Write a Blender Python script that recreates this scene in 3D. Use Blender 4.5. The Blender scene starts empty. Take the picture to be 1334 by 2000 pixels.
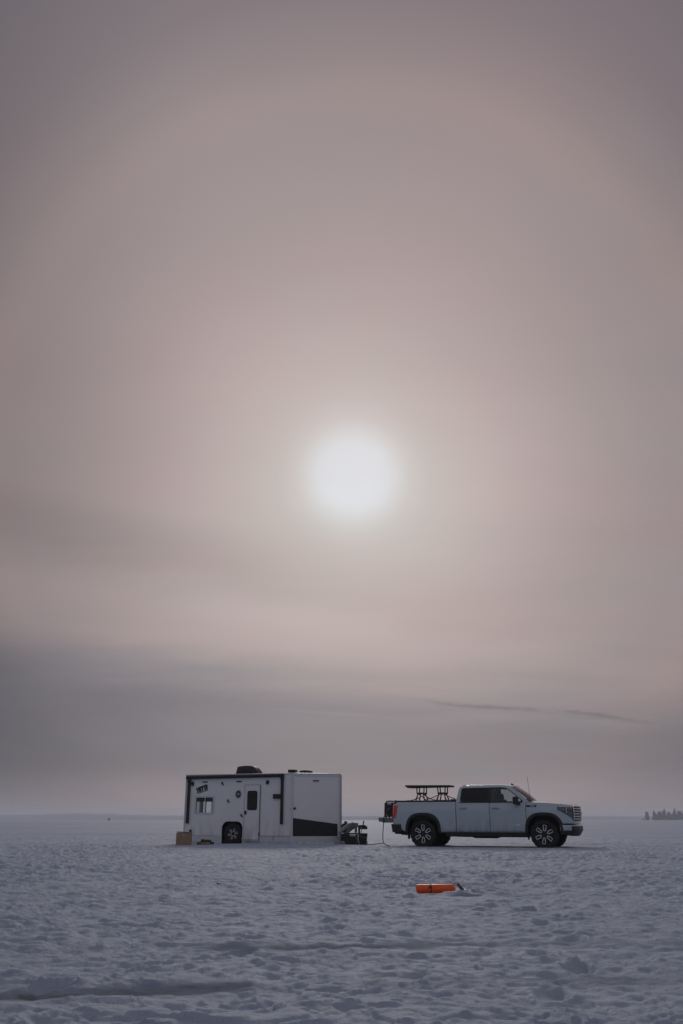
import bpy, bmesh, math, random
import numpy as np
from mathutils import Vector, Matrix
from mathutils.geometry import tessellate_polygon

R = math.radians
random.seed(7)
rng = np.random.default_rng(11)
scene = bpy.context.scene
COL = scene.collection

# ------------------------------------------------------------------ camera
CAM_H = 0.79
cam_d = bpy.data.cameras.new('camera')
cam = bpy.data.objects.new('camera', cam_d)
COL.objects.link(cam)
cam.location = (0, 0, CAM_H)
cam.rotation_euler = (R(90 + 18.954), 0, 0)
cam_d.sensor_fit = 'VERTICAL'
cam_d.sensor_height = 36.0
cam_d.lens = 31.5
cam_d.clip_start = 0.05
cam_d.clip_end = 20000
scene.camera = cam

# ------------------------------------------------------------------ view, sampling
scene.view_settings.view_transform = 'Standard'
scene.view_settings.look = 'None'
scene.view_settings.gamma = 1.0
scene.view_settings.exposure = 0.0
scene.view_settings.use_curve_mapping = False
scene.render.engine = 'CYCLES'
scene.cycles.use_denoising = True
scene.cycles.max_bounces = 6
scene.cycles.transparent_max_bounces = 16
scene.cycles.volume_bounces = 1
scene.cycles.sample_clamp_indirect = 4.0

# ------------------------------------------------------------------ sun and sky
SUN_EL, SUN_AZ = 21.31, 0.81          # azimuth from +Y towards +X
sd = Vector((math.sin(R(SUN_AZ)) * math.cos(R(SUN_EL)), math.cos(R(SUN_AZ)) * math.cos(R(SUN_EL)), math.sin(R(SUN_EL))))
sun_d = bpy.data.lights.new('sun', 'SUN')
sun_d.energy = 0.75
sun_d.angle = R(11)
sun_d.color = (1.0, 0.95, 0.91)
sun = bpy.data.objects.new('sun', sun_d)
COL.objects.link(sun)
sun.rotation_euler = sd.to_track_quat('Z', 'Y').to_euler()

def srgb(r, g, b):
    f = lambda c: (c / 255 / 12.92) if c / 255 <= 0.04045 else ((c / 255 + 0.055) / 1.055) ** 2.4
    return (f(r), f(g), f(b), 1.0)

world = bpy.data.worlds.new('World')
scene.world = world
world.use_nodes = True
wn, wl = world.node_tree.nodes, world.node_tree.links
wn.clear()

def N(tree_nodes, t, **kw):
    n = tree_nodes.new(t)
    for k, v in kw.items():
        setattr(n, k, v)
    return n

def wm(op, a, b=None, c=None, clamp=False):
    n = wn.new('ShaderNodeMath'); n.operation = op; n.use_clamp = clamp
    for i, v in enumerate((a, b, c)):
        if v is None: continue
        if isinstance(v, (int, float)): n.inputs[i].default_value = v
        else: wl.new(v, n.inputs[i])
    return n.outputs[0]

def ramp(nodes, stops, interp='LINEAR'):
    n = nodes.new('ShaderNodeValToRGB')
    cr = n.color_ramp; cr.interpolation = interp
    while len(cr.elements) < len(stops): cr.elements.new(0.5)
    for e, (p, c) in zip(cr.elements, sorted(stops)):
        e.position = p
        e.color = c if len(c) == 4 else (*c, 1)
    return n

def smooth(v, lo, hi):
    n = wn.new('ShaderNodeMapRange'); n.interpolation_type = 'SMOOTHSTEP'
    wl.new(v, n.inputs[0]); n.inputs[1].default_value = lo; n.inputs[2].default_value = hi
    return n.outputs[0]

tc = wn.new('ShaderNodeTexCoord')
sep = wn.new('ShaderNodeSeparateXYZ'); wl.new(tc.outputs['Generated'], sep.inputs[0])
dot = wn.new('ShaderNodeVectorMath'); dot.operation = 'DOT_PRODUCT'
wl.new(tc.outputs['Generated'], dot.inputs[0]); dot.inputs[1].default_value = sd
gam = wm('MULTIPLY', wm('ARCCOSINE', wm('MINIMUM', dot.outputs['Value'], 0.999999)), 180 / math.pi / 100.0)   # degrees / 100
el = wm('MULTIPLY', wm('ARCSINE', sep.outputs[2]), 180 / math.pi)                                               # degrees
az = wm('MULTIPLY', wm('ARCTAN2', sep.outputs[0], sep.outputs[1]), 180 / math.pi)

# cloud-plane coordinates: a veil at constant height stretches towards the horizon by itself
zden = wm('ADD', wm('MAXIMUM', sep.outputs[2], 0.0), 0.10)
comb = wn.new('ShaderNodeCombineXYZ')
wl.new(wm('DIVIDE', sep.outputs[0], zden), comb.inputs[0]); wl.new(wm('DIVIDE', sep.outputs[1], zden), comb.inputs[1])
def wnoise(scale, detail, rough, off=(0, 0, 0), stretch=(1, 1, 1)):
    mp = wn.new('ShaderNodeMapping'); mp.inputs['Location'].default_value = off; mp.inputs['Scale'].default_value = stretch
    wl.new(comb.outputs[0], mp.inputs[0])
    n = wn.new('ShaderNodeTexNoise'); n.inputs['Scale'].default_value = scale
    n.inputs['Detail'].default_value = detail; n.inputs['Roughness'].default_value = rough
    wl.new(mp.outputs[0], n.inputs['Vector'])
    return n.outputs['Fac']
n_big = wnoise(0.55, 3, 0.5, (3.1, 0.7, 0))
n_mid = wnoise(1.3, 5, 0.55, (9.2, 4.0, 0), (0.6, 1.2, 1))

# thin veil of ice cloud: brightness falls with the angle from the sun (aureole + faint 22 degree ring)
veil = ramp(wn, [(g / 100.0, srgb(*c)) for g, c in (
    (0.0, (217, 220, 226)), (2.0, (216, 219, 224)), (2.8, (208, 208, 209)), (3.6, (198, 194, 192)), (4.9, (190, 182, 179)),
    (7.5, (185, 174, 171)), (10.0, (179, 166, 165)), (13.5, (169, 156, 155)), (17.0, (161, 149, 149)),
    (20.0, (156, 144, 145)), (21.4, (155, 143, 144)), (22.6, (159, 144, 143)), (24.5, (148, 136, 137)), (28.0, (131, 121, 125)),
    (34.0, (116, 109, 115)), (45.0, (119, 116, 124)), (100.0, (136, 137, 146)))], 'B_SPLINE')
wl.new(gam, veil.inputs[0])

# wobble the veil a little, and put a darker bank of stratus low down, thicker to the left
tone = wm('ADD', 0.78, wm('ADD', wm('MULTIPLY', n_big, 0.26), wm('MULTIPLY', n_mid, 0.18)))
side = wm('SUBTRACT', 1.0, wm('ADD', wm('MULTIPLY', smooth(wm('MULTIPLY', sep.outputs[0], -1.0), 0.12, 0.42), 0.24), wm('MULTIPLY', smooth(sep.outputs[0], 0.14, 0.42), 0.10)))
tone = wm('MULTIPLY', tone, side)
el_w = wm('ADD', wm('ADD', el, wm('MULTIPLY', sep.outputs[0], 6.0)), wm('MULTIPLY', wm('SUBTRACT', n_mid, 0.5), 4.0))
bank = wm('MULTIPLY', smooth(el, 0.0, 3.4), wm('SUBTRACT', 1.0, smooth(el_w, 5.6, 10.5)))
bank_amt = wm('ADD', 0.27, wm('MULTIPLY', wm('SUBTRACT', 1.0, smooth(sep.outputs[0], -0.42, 0.28)), 0.16))
bank = wm('MULTIPLY', bank, bank_amt)
tone = wm('MULTIPLY', tone, wm('SUBTRACT', 1.0, bank))
# a soft diagonal roll of thicker veil above it
rl_c = wm('ADD', wm('SUBTRACT', 14.9, wm('MULTIPLY', az, 0.13)), wm('MULTIPLY', wm('SUBTRACT', n_mid, 0.5), 5.0))
roll = wm('MULTIPLY', wm('SUBTRACT', 1.0, smooth(wm('ABSOLUTE', wm('SUBTRACT', el, rl_c)), 0.0, 2.6)), wm('SUBTRACT', 1.0, smooth(sep.outputs[0], -0.22, 0.12)))
roll2 = wm('MULTIPLY', wm('SUBTRACT', 1.0, smooth(wm('ABSOLUTE', wm('SUBTRACT', el, wm('SUBTRACT', rl_c, 4.0))), 0.0, 2.2)), 0.05)
tone = wm('MULTIPLY', tone, wm('ADD', wm('SUBTRACT', 1.0, wm('MULTIPLY', roll, 0.11)), roll2))
# ragged streak of cloud
st_c = wm('ADD', wm('SUBTRACT', 6.95, wm('MULTIPLY', wm('SUBTRACT', az, 6.5), 0.12)), wm('MULTIPLY', wm('SUBTRACT', wnoise(2.2, 3, 0.6, (1, 2, 0)), 0.5), 0.9))
st_c = wm('ADD', st_c, wm('MULTIPLY', wm('SUBTRACT', wnoise(11, 4, 0.65, (4, 7, 0)), 0.5), 0.45))
st_d = wm('ABSOLUTE', wm('SUBTRACT', el, st_c))
st = wm('MULTIPLY', wm('SUBTRACT', 1.0, smooth(st_d, 0.0, 0.24)), wm('MULTIPLY', smooth(az, 4.3, 7.5), wm('SUBTRACT', 1.0, smooth(az, 15.5, 20.5))))
st = wm('MULTIPLY', st, smooth(wnoise(3.5, 4, 0.6, (5, 1, 0), (1, 0.5, 1)), 0.28, 0.52))
tone = wm('MULTIPLY', tone, wm('SUBTRACT', 1.0, wm('MULTIPLY', st, 0.26)))
st2 = wm('MULTIPLY', wm('SUBTRACT', 1.0, smooth(wm('ABSOLUTE', wm('SUBTRACT', el, wm('SUBTRACT', 6.25, wm('MULTIPLY', az, 0.07)))), 0.0, 0.16)),
         wm('MULTIPLY', smooth(az, -6.0, -3.0), wm('SUBTRACT', 1.0, smooth(az, 0.0, 5.0))))
tone = wm('MULTIPLY', tone, wm('ADD', 1.0, wm('MULTIPLY', st2, 0.10)))

mul = wn.new('ShaderNodeVectorMath'); mul.operation = 'SCALE'
wl.new(veil.outputs[0], mul.inputs[0]); wl.new(tone, mul.inputs['Scale'])
# stratus bank is greyer and bluer than the veil
tint = wn.new('ShaderNodeMix'); tint.data_type = 'RGBA'; tint.blend_type = 'MULTIPLY'
wl.new(wm('MULTIPLY', bank, 2.2, clamp=True), tint.inputs[0]); wl.new(mul.outputs[0], tint.inputs[6]); tint.inputs[7].default_value = (0.85, 1.0, 1.16, 1)

hue = ramp(wn, [(0.36, (0.985, 1.0, 1.0, 1)), (0.62, (1.035, 0.985, 0.985, 1))]); wl.new(wnoise(0.9, 4, 0.6, (2.2, 8.1, 0)), hue.inputs[0])
tint2 = wn.new('ShaderNodeMix'); tint2.data_type = 'RGBA'; tint2.blend_type = 'MULTIPLY'; tint2.inputs[0].default_value = 1.0
wl.new(tint.outputs[2], tint2.inputs[6]); wl.new(hue.outputs[0], tint2.inputs[7])
sky = wn.new('ShaderNodeTexSky'); sky.sky_type = 'NISHITA'; sky.sun_disc = False
sky.sun_elevation = R(SUN_EL); sky.sun_rotation = R(SUN_AZ)
sky.air_density = 1.0; sky.dust_density = 2.0
bg1 = wn.new('ShaderNodeBackground'); bg1.inputs['Strength'].default_value = 0.05
wl.new(sky.outputs[0], bg1.inputs['Color'])
bg2 = wn.new('ShaderNodeBackground'); bg2.inputs['Strength'].default_value = 1.0
wl.new(tint2.outputs[2], bg2.inputs['Color'])
mixs = wn.new('ShaderNodeMixShader'); mixs.inputs[0].default_value = 0.975      # the veil hides most of the blue
wl.new(bg1.outputs[0], mixs.inputs[1]); wl.new(bg2.outputs[0], mixs.inputs[2])
wo = wn.new('ShaderNodeOutputWorld'); wl.new(mixs.outputs[0], wo.inputs['Surface'])
world.cycles.sampling_method = 'MANUAL'
world.cycles.sample_map_resolution = 1024

# ------------------------------------------------------------------ materials
MATS = {}
def mat(name, col, rough=0.5, metal=0.0, var=0.12, vscale=6.0, coat=0.0, spec=0.5, bump=0.0, bscale=40.0):
    if name in MATS: return MATS[name]
    m = bpy.data.materials.new(name); m.use_nodes = True
    nt = m.node_tree; nd, lk = nt.nodes, nt.links
    p = nd['Principled BSDF']
    p.inputs['Roughness'].default_value = rough; p.inputs['Metallic'].default_value = metal
    p.inputs['Coat Weight'].default_value = coat; p.inputs['Coat Roughness'].default_value = 0.08
    p.inputs['Specular IOR Level'].default_value = spec
    t = nd.new('ShaderNodeTexCoord'); no = nd.new('ShaderNodeTexNoise')
    no.inputs['Scale'].default_value = vscale; no.inputs['Detail'].default_value = 5
    lk.new(t.outputs['Object'], no.inputs['Vector'])
    c = Vector(col[:3])
    r = ramp(nd, [(0.3, (*(c * (1 - var)), 1)), (0.7, (*(c * (1 + var * 0.6)), 1))])
    lk.new(no.outputs['Fac'], r.inputs[0]); lk.new(r.outputs[0], p.inputs['Base Color'])
    if bump:
        n2 = nd.new('ShaderNodeTexNoise'); n2.inputs['Scale'].default_value = bscale; n2.inputs['Detail'].default_value = 4
        lk.new(t.outputs['Object'], n2.inputs['Vector'])
        b = nd.new('ShaderNodeBump'); b.inputs['Strength'].default_value = bump; b.inputs['Distance'].default_value = 0.01
        lk.new(n2.outputs['Fac'], b.inputs['Height']); lk.new(b.outputs[0], p.inputs['Normal'])
    MATS[name] = m
    return m

def glass(name, tint, gloss_rough=0.02):
    m = bpy.data.materials.new(name); m.use_nodes = True
    nt = m.node_tree; nd, lk = nt.nodes, nt.links; nd.clear()
    o = nd.new('ShaderNodeOutputMaterial'); tr = nd.new('ShaderNodeBsdfTransparent'); gl = nd.new('ShaderNodeBsdfGlossy')
    tr.inputs[0].default_value = (*tint, 1); gl.inputs['Roughness'].default_value = gloss_rough
    gl.inputs[0].default_value = (0.9, 0.92, 0.95, 1)
    lw = nd.new('ShaderNodeFresnel'); lw.inputs[0].default_value = 1.5
    mx = nd.new('ShaderNodeMixShader'); lk.new(lw.outputs[0], mx.inputs[0])
    lk.new(tr.outputs[0], mx.inputs[1]); lk.new(gl.outputs[0], mx.inputs[2]); lk.new(mx.outputs[0], o.inputs[0])
    MATS[name] = m
    return m

def dirt_paint(name, col, rough, coat, zlo, zhi, dirt=(0.20, 0.195, 0.19), amt=0.55, metal=0.0):
    """paint with road grime: patchy splatter that thins out upwards on the object"""
    m = mat(name, col, rough, metal, 0.03, 2.0, coat)
    nt = m.node_tree; nd, lk = nt.nodes, nt.links; p = nd['Principled BSDF']
    base = p.inputs['Base Color'].links[0].from_socket
    t = nd.new('ShaderNodeTexCoord'); s = nd.new('ShaderNodeSeparateXYZ'); lk.new(t.outputs['Object'], s.inputs[0])
    mr = nd.new('ShaderNodeMapRange'); mr.inputs[1].default_value = zhi; mr.inputs[2].default_value = zlo; lk.new(s.outputs[2], mr.inputs[0])
    mp = nd.new('ShaderNodeMapping'); mp.inputs['Scale'].default_value = (1, 1, 0.28); lk.new(t.outputs['Object'], mp.inputs[0])
    n = nd.new('ShaderNodeTexNoise'); n.inputs['Scale'].default_value = 6; n.inputs['Detail'].default_value = 7; lk.new(mp.outputs[0], n.inputs['Vector'])
    a = nd.new('ShaderNodeMath'); a.operation = 'MULTIPLY'; lk.new(mr.outputs[0], a.inputs[0])
    r = ramp(nd, [(0.40, (0, 0, 0, 1)), (0.68, (1, 1, 1, 1))]); lk.new(n.outputs['Fac'], r.inputs[0]); lk.new(r.outputs[0], a.inputs[1])
    b = nd.new('ShaderNodeMath'); b.operation = 'MULTIPLY'; b.inputs[1].default_value = amt; b.use_clamp = True; lk.new(a.outputs[0], b.inputs[0])
    mx = nd.new('ShaderNodeMix'); mx.data_type = 'RGBA'; lk.new(b.outputs[0], mx.inputs[0]); lk.new(base, mx.inputs[6]); mx.inputs[7].default_value = (*dirt, 1)
    lk.new(mx.outputs[2], p.inputs['Base Color'])
    return m

M_PAINT = dirt_paint('grey_blue_paint', (0.47, 0.56, 0.615), 0.26, 0.9, 0.42, 1.0, dirt=(0.30, 0.30, 0.31), amt=0.8, metal=0.0)
M_BLACKP = mat('black_plastic', (0.018, 0.019, 0.021), 0.6, 0, 0.2, 12)
M_GLOSSB = mat('gloss_black', (0.012, 0.012, 0.014), 0.18, 0, 0.1, 5)
M_RUBBER = mat('rubber', (0.022, 0.022, 0.023), 0.85, 0, 0.25, 20, bump=0.4)
M_RIM = mat('dark_rim', (0.03, 0.031, 0.034), 0.35, 0.5, 0.15, 8)
M_ALU = mat('machined_aluminium', (0.93, 0.93, 0.93), 0.3, 0.0, 0.05, 10)
M_CHROME = mat('chrome', (0.72, 0.73, 0.75), 0.18, 0.9, 0.04, 10)
M_DARKM = mat('dark_metal', (0.035, 0.035, 0.038), 0.55, 0.4, 0.25, 10)
M_INT = mat('interior_trim', (0.03, 0.03, 0.033), 0.8, 0, 0.2, 8)
M_RED = mat('red_lens', (0.80, 0.055, 0.018), 0.15, 0, 0.15, 14, coat=0.6)
M_LENS = mat('headlamp_lens', (0.10, 0.11, 0.125), 0.10, 0.2, 0.3, 16, coat=0.8)
M_WHITE = dirt_paint('white_panel', (0.83, 0.83, 0.84), 0.42, 0.1, 0.0, 0.9, dirt=(0.40, 0.37, 0.34), amt=0.75)
M_TRIMW = mat('aluminium_trim', (0.66, 0.67, 0.69), 0.35, 0.35, 0.08, 8)
M_SEAM = mat('seam', (0.13, 0.13, 0.14), 0.7, 0, 0.1, 10)
M_BLACKG = mat('black_guard', (0.012, 0.014, 0.017), 0.5, 0, 0.25, 9)
M_STEEL = mat('galvanised_steel', (0.42, 0.43, 0.45), 0.45, 0.6, 0.25, 14)
M_CARD = mat('cardboard', (0.34, 0.235, 0.155), 0.9, 0, 0.14, 9, bump=0.1)
M_ORANGE = mat('orange_plastic', (1.0, 0.125, 0.014), 0.4, 0, 0.10, 9)
M_WOOD = mat('wood', (0.11, 0.07, 0.045), 0.85, 0, 0.4, 12, bump=0.4)
M_WOODPALE = mat('pale_wood', (0.45, 0.36, 0.25), 0.85, 0, 0.25, 12)
M_STRAP = mat('reddish_strap', (0.26, 0.11, 0.085), 0.8, 0, 0.25, 20)
M_GREYM = mat('grey_cast', (0.20, 0.20, 0.21), 0.55, 0.3, 0.3, 18)
M_YELL = mat('yellow_label', (0.62, 0.50, 0.13), 0.6, 0, 0.1, 10)
M_WPLAST = mat('white_plastic', (0.80, 0.80, 0.80), 0.45, 0, 0.05, 10)
M_AMBER = mat('amber_lens', (0.65, 0.24, 0.04), 0.3, 0, 0.1, 10)
G_TINT = glass('tinted_glass', (0.16, 0.17, 0.18))
G_CLEAR = glass('clear_glass', (0.80, 0.84, 0.84))
G_PANE = glass('window_pane', (0.86, 0.90, 0.92))
G_FROST = glass('dim_pane', (0.42, 0.46, 0.48))

# ------------------------------------------------------------------ mesh helpers
class MB:
    def __init__(s): s.v = []; s.f = []
    def add(s, verts, faces, M=None):
        o = len(s.v)
        s.v += [tuple(M @ Vector(p)) if M else tuple(p) for p in verts]
        s.f += [tuple(i + o for i in f) for f in faces]
        return s
    def box(s, c, d, M=None):
        x, y, z = d[0] / 2, d[1] / 2, d[2] / 2
        vs = [(c[0] + a * x, c[1] + b * y, c[2] + e * z) for a in (-1, 1) for b in (-1, 1) for e in (-1, 1)]
        return s.add(vs, [(0, 1, 3, 2), (4, 6, 7, 5), (0, 4, 5, 1), (2, 3, 7, 6), (0, 2, 6, 4), (1, 5, 7, 3)], M)
    def tube(s, pts, r, n=8, closed=False, cap=True):
        pts = [Vector(p) for p in pts]; k = len(pts)
        rr = r if isinstance(r, (list, tuple)) else [r] * k
        rings = []
        up = None
        for i, p in enumerate(pts):
            if closed: t = (pts[(i + 1) % k] - pts[i - 1])
            else: t = pts[min(i + 1, k - 1)] - pts[max(i - 1, 0)]
            t.normalize()
            if up is None:
                up = Vector((0, 0, 1)) if abs(t.z) < 0.9 else Vector((1, 0, 0))
            a = t.cross(up).normalized(); b = a.cross(t).normalized(); up = b
            rings.append([p + (a * math.cos(2 * math.pi * j / n) + b * math.sin(2 * math.pi * j / n)) * rr[i] for j in range(n)])
        fs = []
        for i in range(k if closed else k - 1):
            i2 = (i + 1) % k
            for j in range(n):
                j2 = (j + 1) % n
                fs.append((i * n + j, i * n + j2, i2 * n + j2, i2 * n + j))
        if cap and not closed:
            fs.append(tuple(range(n - 1, -1, -1))); fs.append(tuple((k - 1) * n + j for j in range(n)))
        return s.add([q for ring in rings for q in ring], fs)
    def lathe(s, prof, n=32, M=None):
        """prof: (radius, height along local Y) revolved round Y"""
        k = len(prof)
        vs = [(r * math.cos(2 * math.pi * j / n), y, r * math.sin(2 * math.pi * j / n)) for (r, y) in prof for j in range(n)]
        fs = [(i * n + j, (i + 1) * n + j, (i + 1) * n + (j + 1) % n, i * n + (j + 1) % n) for i in range(k - 1) for j in range(n)]
        return s.add(vs, fs, M)
    def grid(s, fn, nu, nv, flip=False):
        vs = [fn(i / nu, j / nv) for i in range(nu + 1) for j in range(nv + 1)]
        w = nv + 1
        fs = [(i * w + j, (i + 1) * w + j, (i + 1) * w + j + 1, i * w + j + 1) for i in range(nu) for j in range(nv)]
        if flip: fs = [f[::-1] for f in fs]
        return s.add(vs, fs)
    def prism(s, outer, holes, fn0, fn1):
        """polygon with holes in 2-D, mapped to 3-D by fn0 (front) and fn1 (back), walls between"""
        loops = [outer] + list(holes)
        tris = tessellate_polygon([[Vector((p[0], p[1], 0)) for p in l] for l in loops])
        flat = [p for l in loops for p in l]; n = len(flat)
        vs = [fn0(*p) for p in flat] + [fn1(*p) for p in flat]
        fs = [tuple(t) for t in tris] + [tuple(i + n for i in reversed(t)) for t in tris]
        o = 0
        for l in loops:
            k = len(l)
            for i in range(k):
                a, b = o + i, o + (i + 1) % k
                fs.append((a, b, b + n, a + n))
            o += k
        return s.add(vs, fs)
    def build(s, name, m, parent=None, smooth=False, bevel=0.0, solid=0.0, loc=None, rot=None, fix=True, auto=None):
        me = bpy.data.meshes.new(name)
        me.from_pydata(s.v, [], s.f)
        if fix:
            bm = bmesh.new(); bm.from_mesh(me); bmesh.ops.recalc_face_normals(bm, faces=bm.faces); bm.to_mesh(me); bm.free()
        me.materials.append(m)
        if smooth or auto:
            me.polygons.foreach_set('use_smooth', [True] * len(me.polygons))
        if auto:
            me.set_sharp_from_angle(angle=R(auto))
        o = bpy.data.objects.new(name, me); COL.objects.link(o)
        if parent: o.parent = parent
        if loc: o.location = loc
        if rot: o.rotation_euler = rot
        if solid:
            md = o.modifiers.new('solid', 'SOLIDIFY'); md.thickness = solid; md.offset = -1
        if bevel:
            md = o.modifiers.new('bevel', 'BEVEL'); md.width = bevel; md.segments = 2; md.limit_method = 'ANGLE'; md.angle_limit = R(40)
        return o

def boxo(name, c, d, m, parent=None, bevel=0.008, rot=None):
    """box whose object origin is its own centre"""
    return MB().box((0, 0, 0), d).build(name, m, parent, bevel=bevel, loc=c, rot=rot)

def text_mesh(body, size, m, name, parent, M, extrude=0.003, shear=0.0, bold=0.0):
    cu = bpy.data.curves.new('lettering', 'FONT'); cu.body = body; cu.size = size; cu.extrude = extrude; cu.shear = shear; cu.offset = bold
    cu.align_x = 'CENTER'; cu.align_y = 'CENTER'
    to = bpy.data.objects.new('lettering', cu); COL.objects.link(to)
    dg = bpy.context.evaluated_depsgraph_get()
    me = bpy.data.meshes.new_from_object(to.evaluated_get(dg))
    bpy.data.objects.remove(to); bpy.data.curves.remove(cu)
    me.transform(M); me.materials.clear(); me.materials.append(m); me.name = name
    o = bpy.data.objects.new(name, me); COL.objects.link(o); o.parent = parent
    return o

def empty(name, loc, rz=0.0, label=None, cat=None, group=None):
    o = bpy.data.objects.new(name, None); COL.objects.link(o)
    o.location = loc; o.rotation_euler = (0, 0, rz); o.empty_display_size = 0.3
    if label: tag(o, label, cat, group)
    return o

def tag(o, label, cat, group=None):
    o['label'] = label; o['category'] = cat
    if group: o['group'] = group
    return o

def structure(o, label=None):
    o['kind'] = 'structure'
    if label: o['label'] = label
    return o

def copy_part(o, parent, loc=None, rot=None):
    c = o.copy(); COL.objects.link(c); c.parent = parent
    if loc is not None: c.location = loc
    if rot is not None: c.rotation_euler = rot
    for ch in list(o.children):
        copy_part(ch, c)
    return c

def interp(x, xs, ys): return float(np.interp(x, xs, ys))

# ------------------------------------------------------------------ ground: wind-worked snow over lake ice
def _hash(ix, iy, seed):
    h = (ix.astype(np.int64) * 374761393 + iy.astype(np.int64) * 668265263 + seed * 1442695041) & 0xFFFFFFFF
    h = ((h ^ (h >> 13)) * 1274126177) & 0xFFFFFFFF
    h = h ^ (h >> 16)
    return h
def perlin(x, y, seed=0):
    x0 = np.floor(x); y0 = np.floor(y); fx = x - x0; fy = y - y0
    u = fx * fx * fx * (fx * (fx * 6 - 15) + 10); v = fy * fy * fy * (fy * (fy * 6 - 15) + 10)
    def g(ix, iy, dx, dy):
        a = (_hash(ix, iy, seed) & 0xFFFF) * (2 * np.pi / 65536.0)
        return np.cos(a) * dx + np.sin(a) * dy
    n00 = g(x0, y0, fx, fy); n10 = g(x0 + 1, y0, fx - 1, fy); n01 = g(x0, y0 + 1, fx, fy - 1); n11 = g(x0 + 1, y0 + 1, fx - 1, fy - 1)
    return (n00 * (1 - u) + n10 * u) * (1 - v) + (n01 * (1 - u) + n11 * u) * v * 1.0
def sstep(x, a, b):
    t = np.clip((x - a) / (b - a), 0, 1); return t * t * (3 - 2 * t)

HOUSE_O, HOUSE_YAW = (-1.688, 32.138), R(-18.5)
TRUCK_O, TRUCK_YAW = (2.885, 30.587), R(-21.0)
RUT_A = ([-40, -12, -1.63, -0.55, 0.6, 1.8, 12, 40], [2.6, 4.2, 4.80, 4.93, 5.09, 5.24, 6.3, 9.5])
RUT_B = ([-40, -12, -2.15, -0.56, 0.9, 2.3, 12, 40], [4.1, 5.75, 6.25, 6.47, 6.58, 6.70, 7.9, 11.2])

def walk(pts, seed, step=0.62):
    rg_ = random.Random(seed); out = []; side = 1
    for (xa, ya), (xb, yb) in zip(pts, pts[1:]):
        L = math.hypot(xb - xa, yb - ya); a_ = math.atan2(yb - ya, xb - xa); n = int(L / step)
        for k in range(n):
            t_ = (k + rg_.uniform(-.12, .12)) / n; side = -side
            out.append((xa + (xb - xa) * t_ - math.sin(a_) * 0.11 * side + rg_.uniform(-.05, .05), ya + (yb - ya) * t_ + math.cos(a_) * 0.11 * side + rg_.uniform(-.05, .05), a_ + rg_.uniform(-.2, .2)))
    return out
FOOT = walk([(-3.2, 31.8), (-0.6, 30.6), (1.3, 30.3)], 1) + walk([(-3.0, 31.6), (-0.8, 22.0), (1.0, 11.6)], 2) + walk([(1.6, 11.2), (3.0, 20.0), (3.6, 28.6)], 3) + walk([(0.9, 10.4), (-0.2, 7.4), (-1.0, 5.6), (-2.5, 4.0)], 4) + walk([(1.9, 10.2), (1.7, 7.6), (0.9, 4.0)], 5)
def rect_mask(x, y, o, yaw, x0, x1, y0, y1, soft):
    dx, dy = x - o[0], y - o[1]; c, s = math.cos(yaw), math.sin(yaw)
    lx, ly = c * dx + s * dy, -s * dx + c * dy
    ex = np.maximum(np.maximum(x0 - lx, lx - x1), 0); ey = np.maximum(np.maximum(y0 - ly, ly - y1), 0)
    return 1 - sstep(np.hypot(ex, ey), 0, soft), lx, ly

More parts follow.
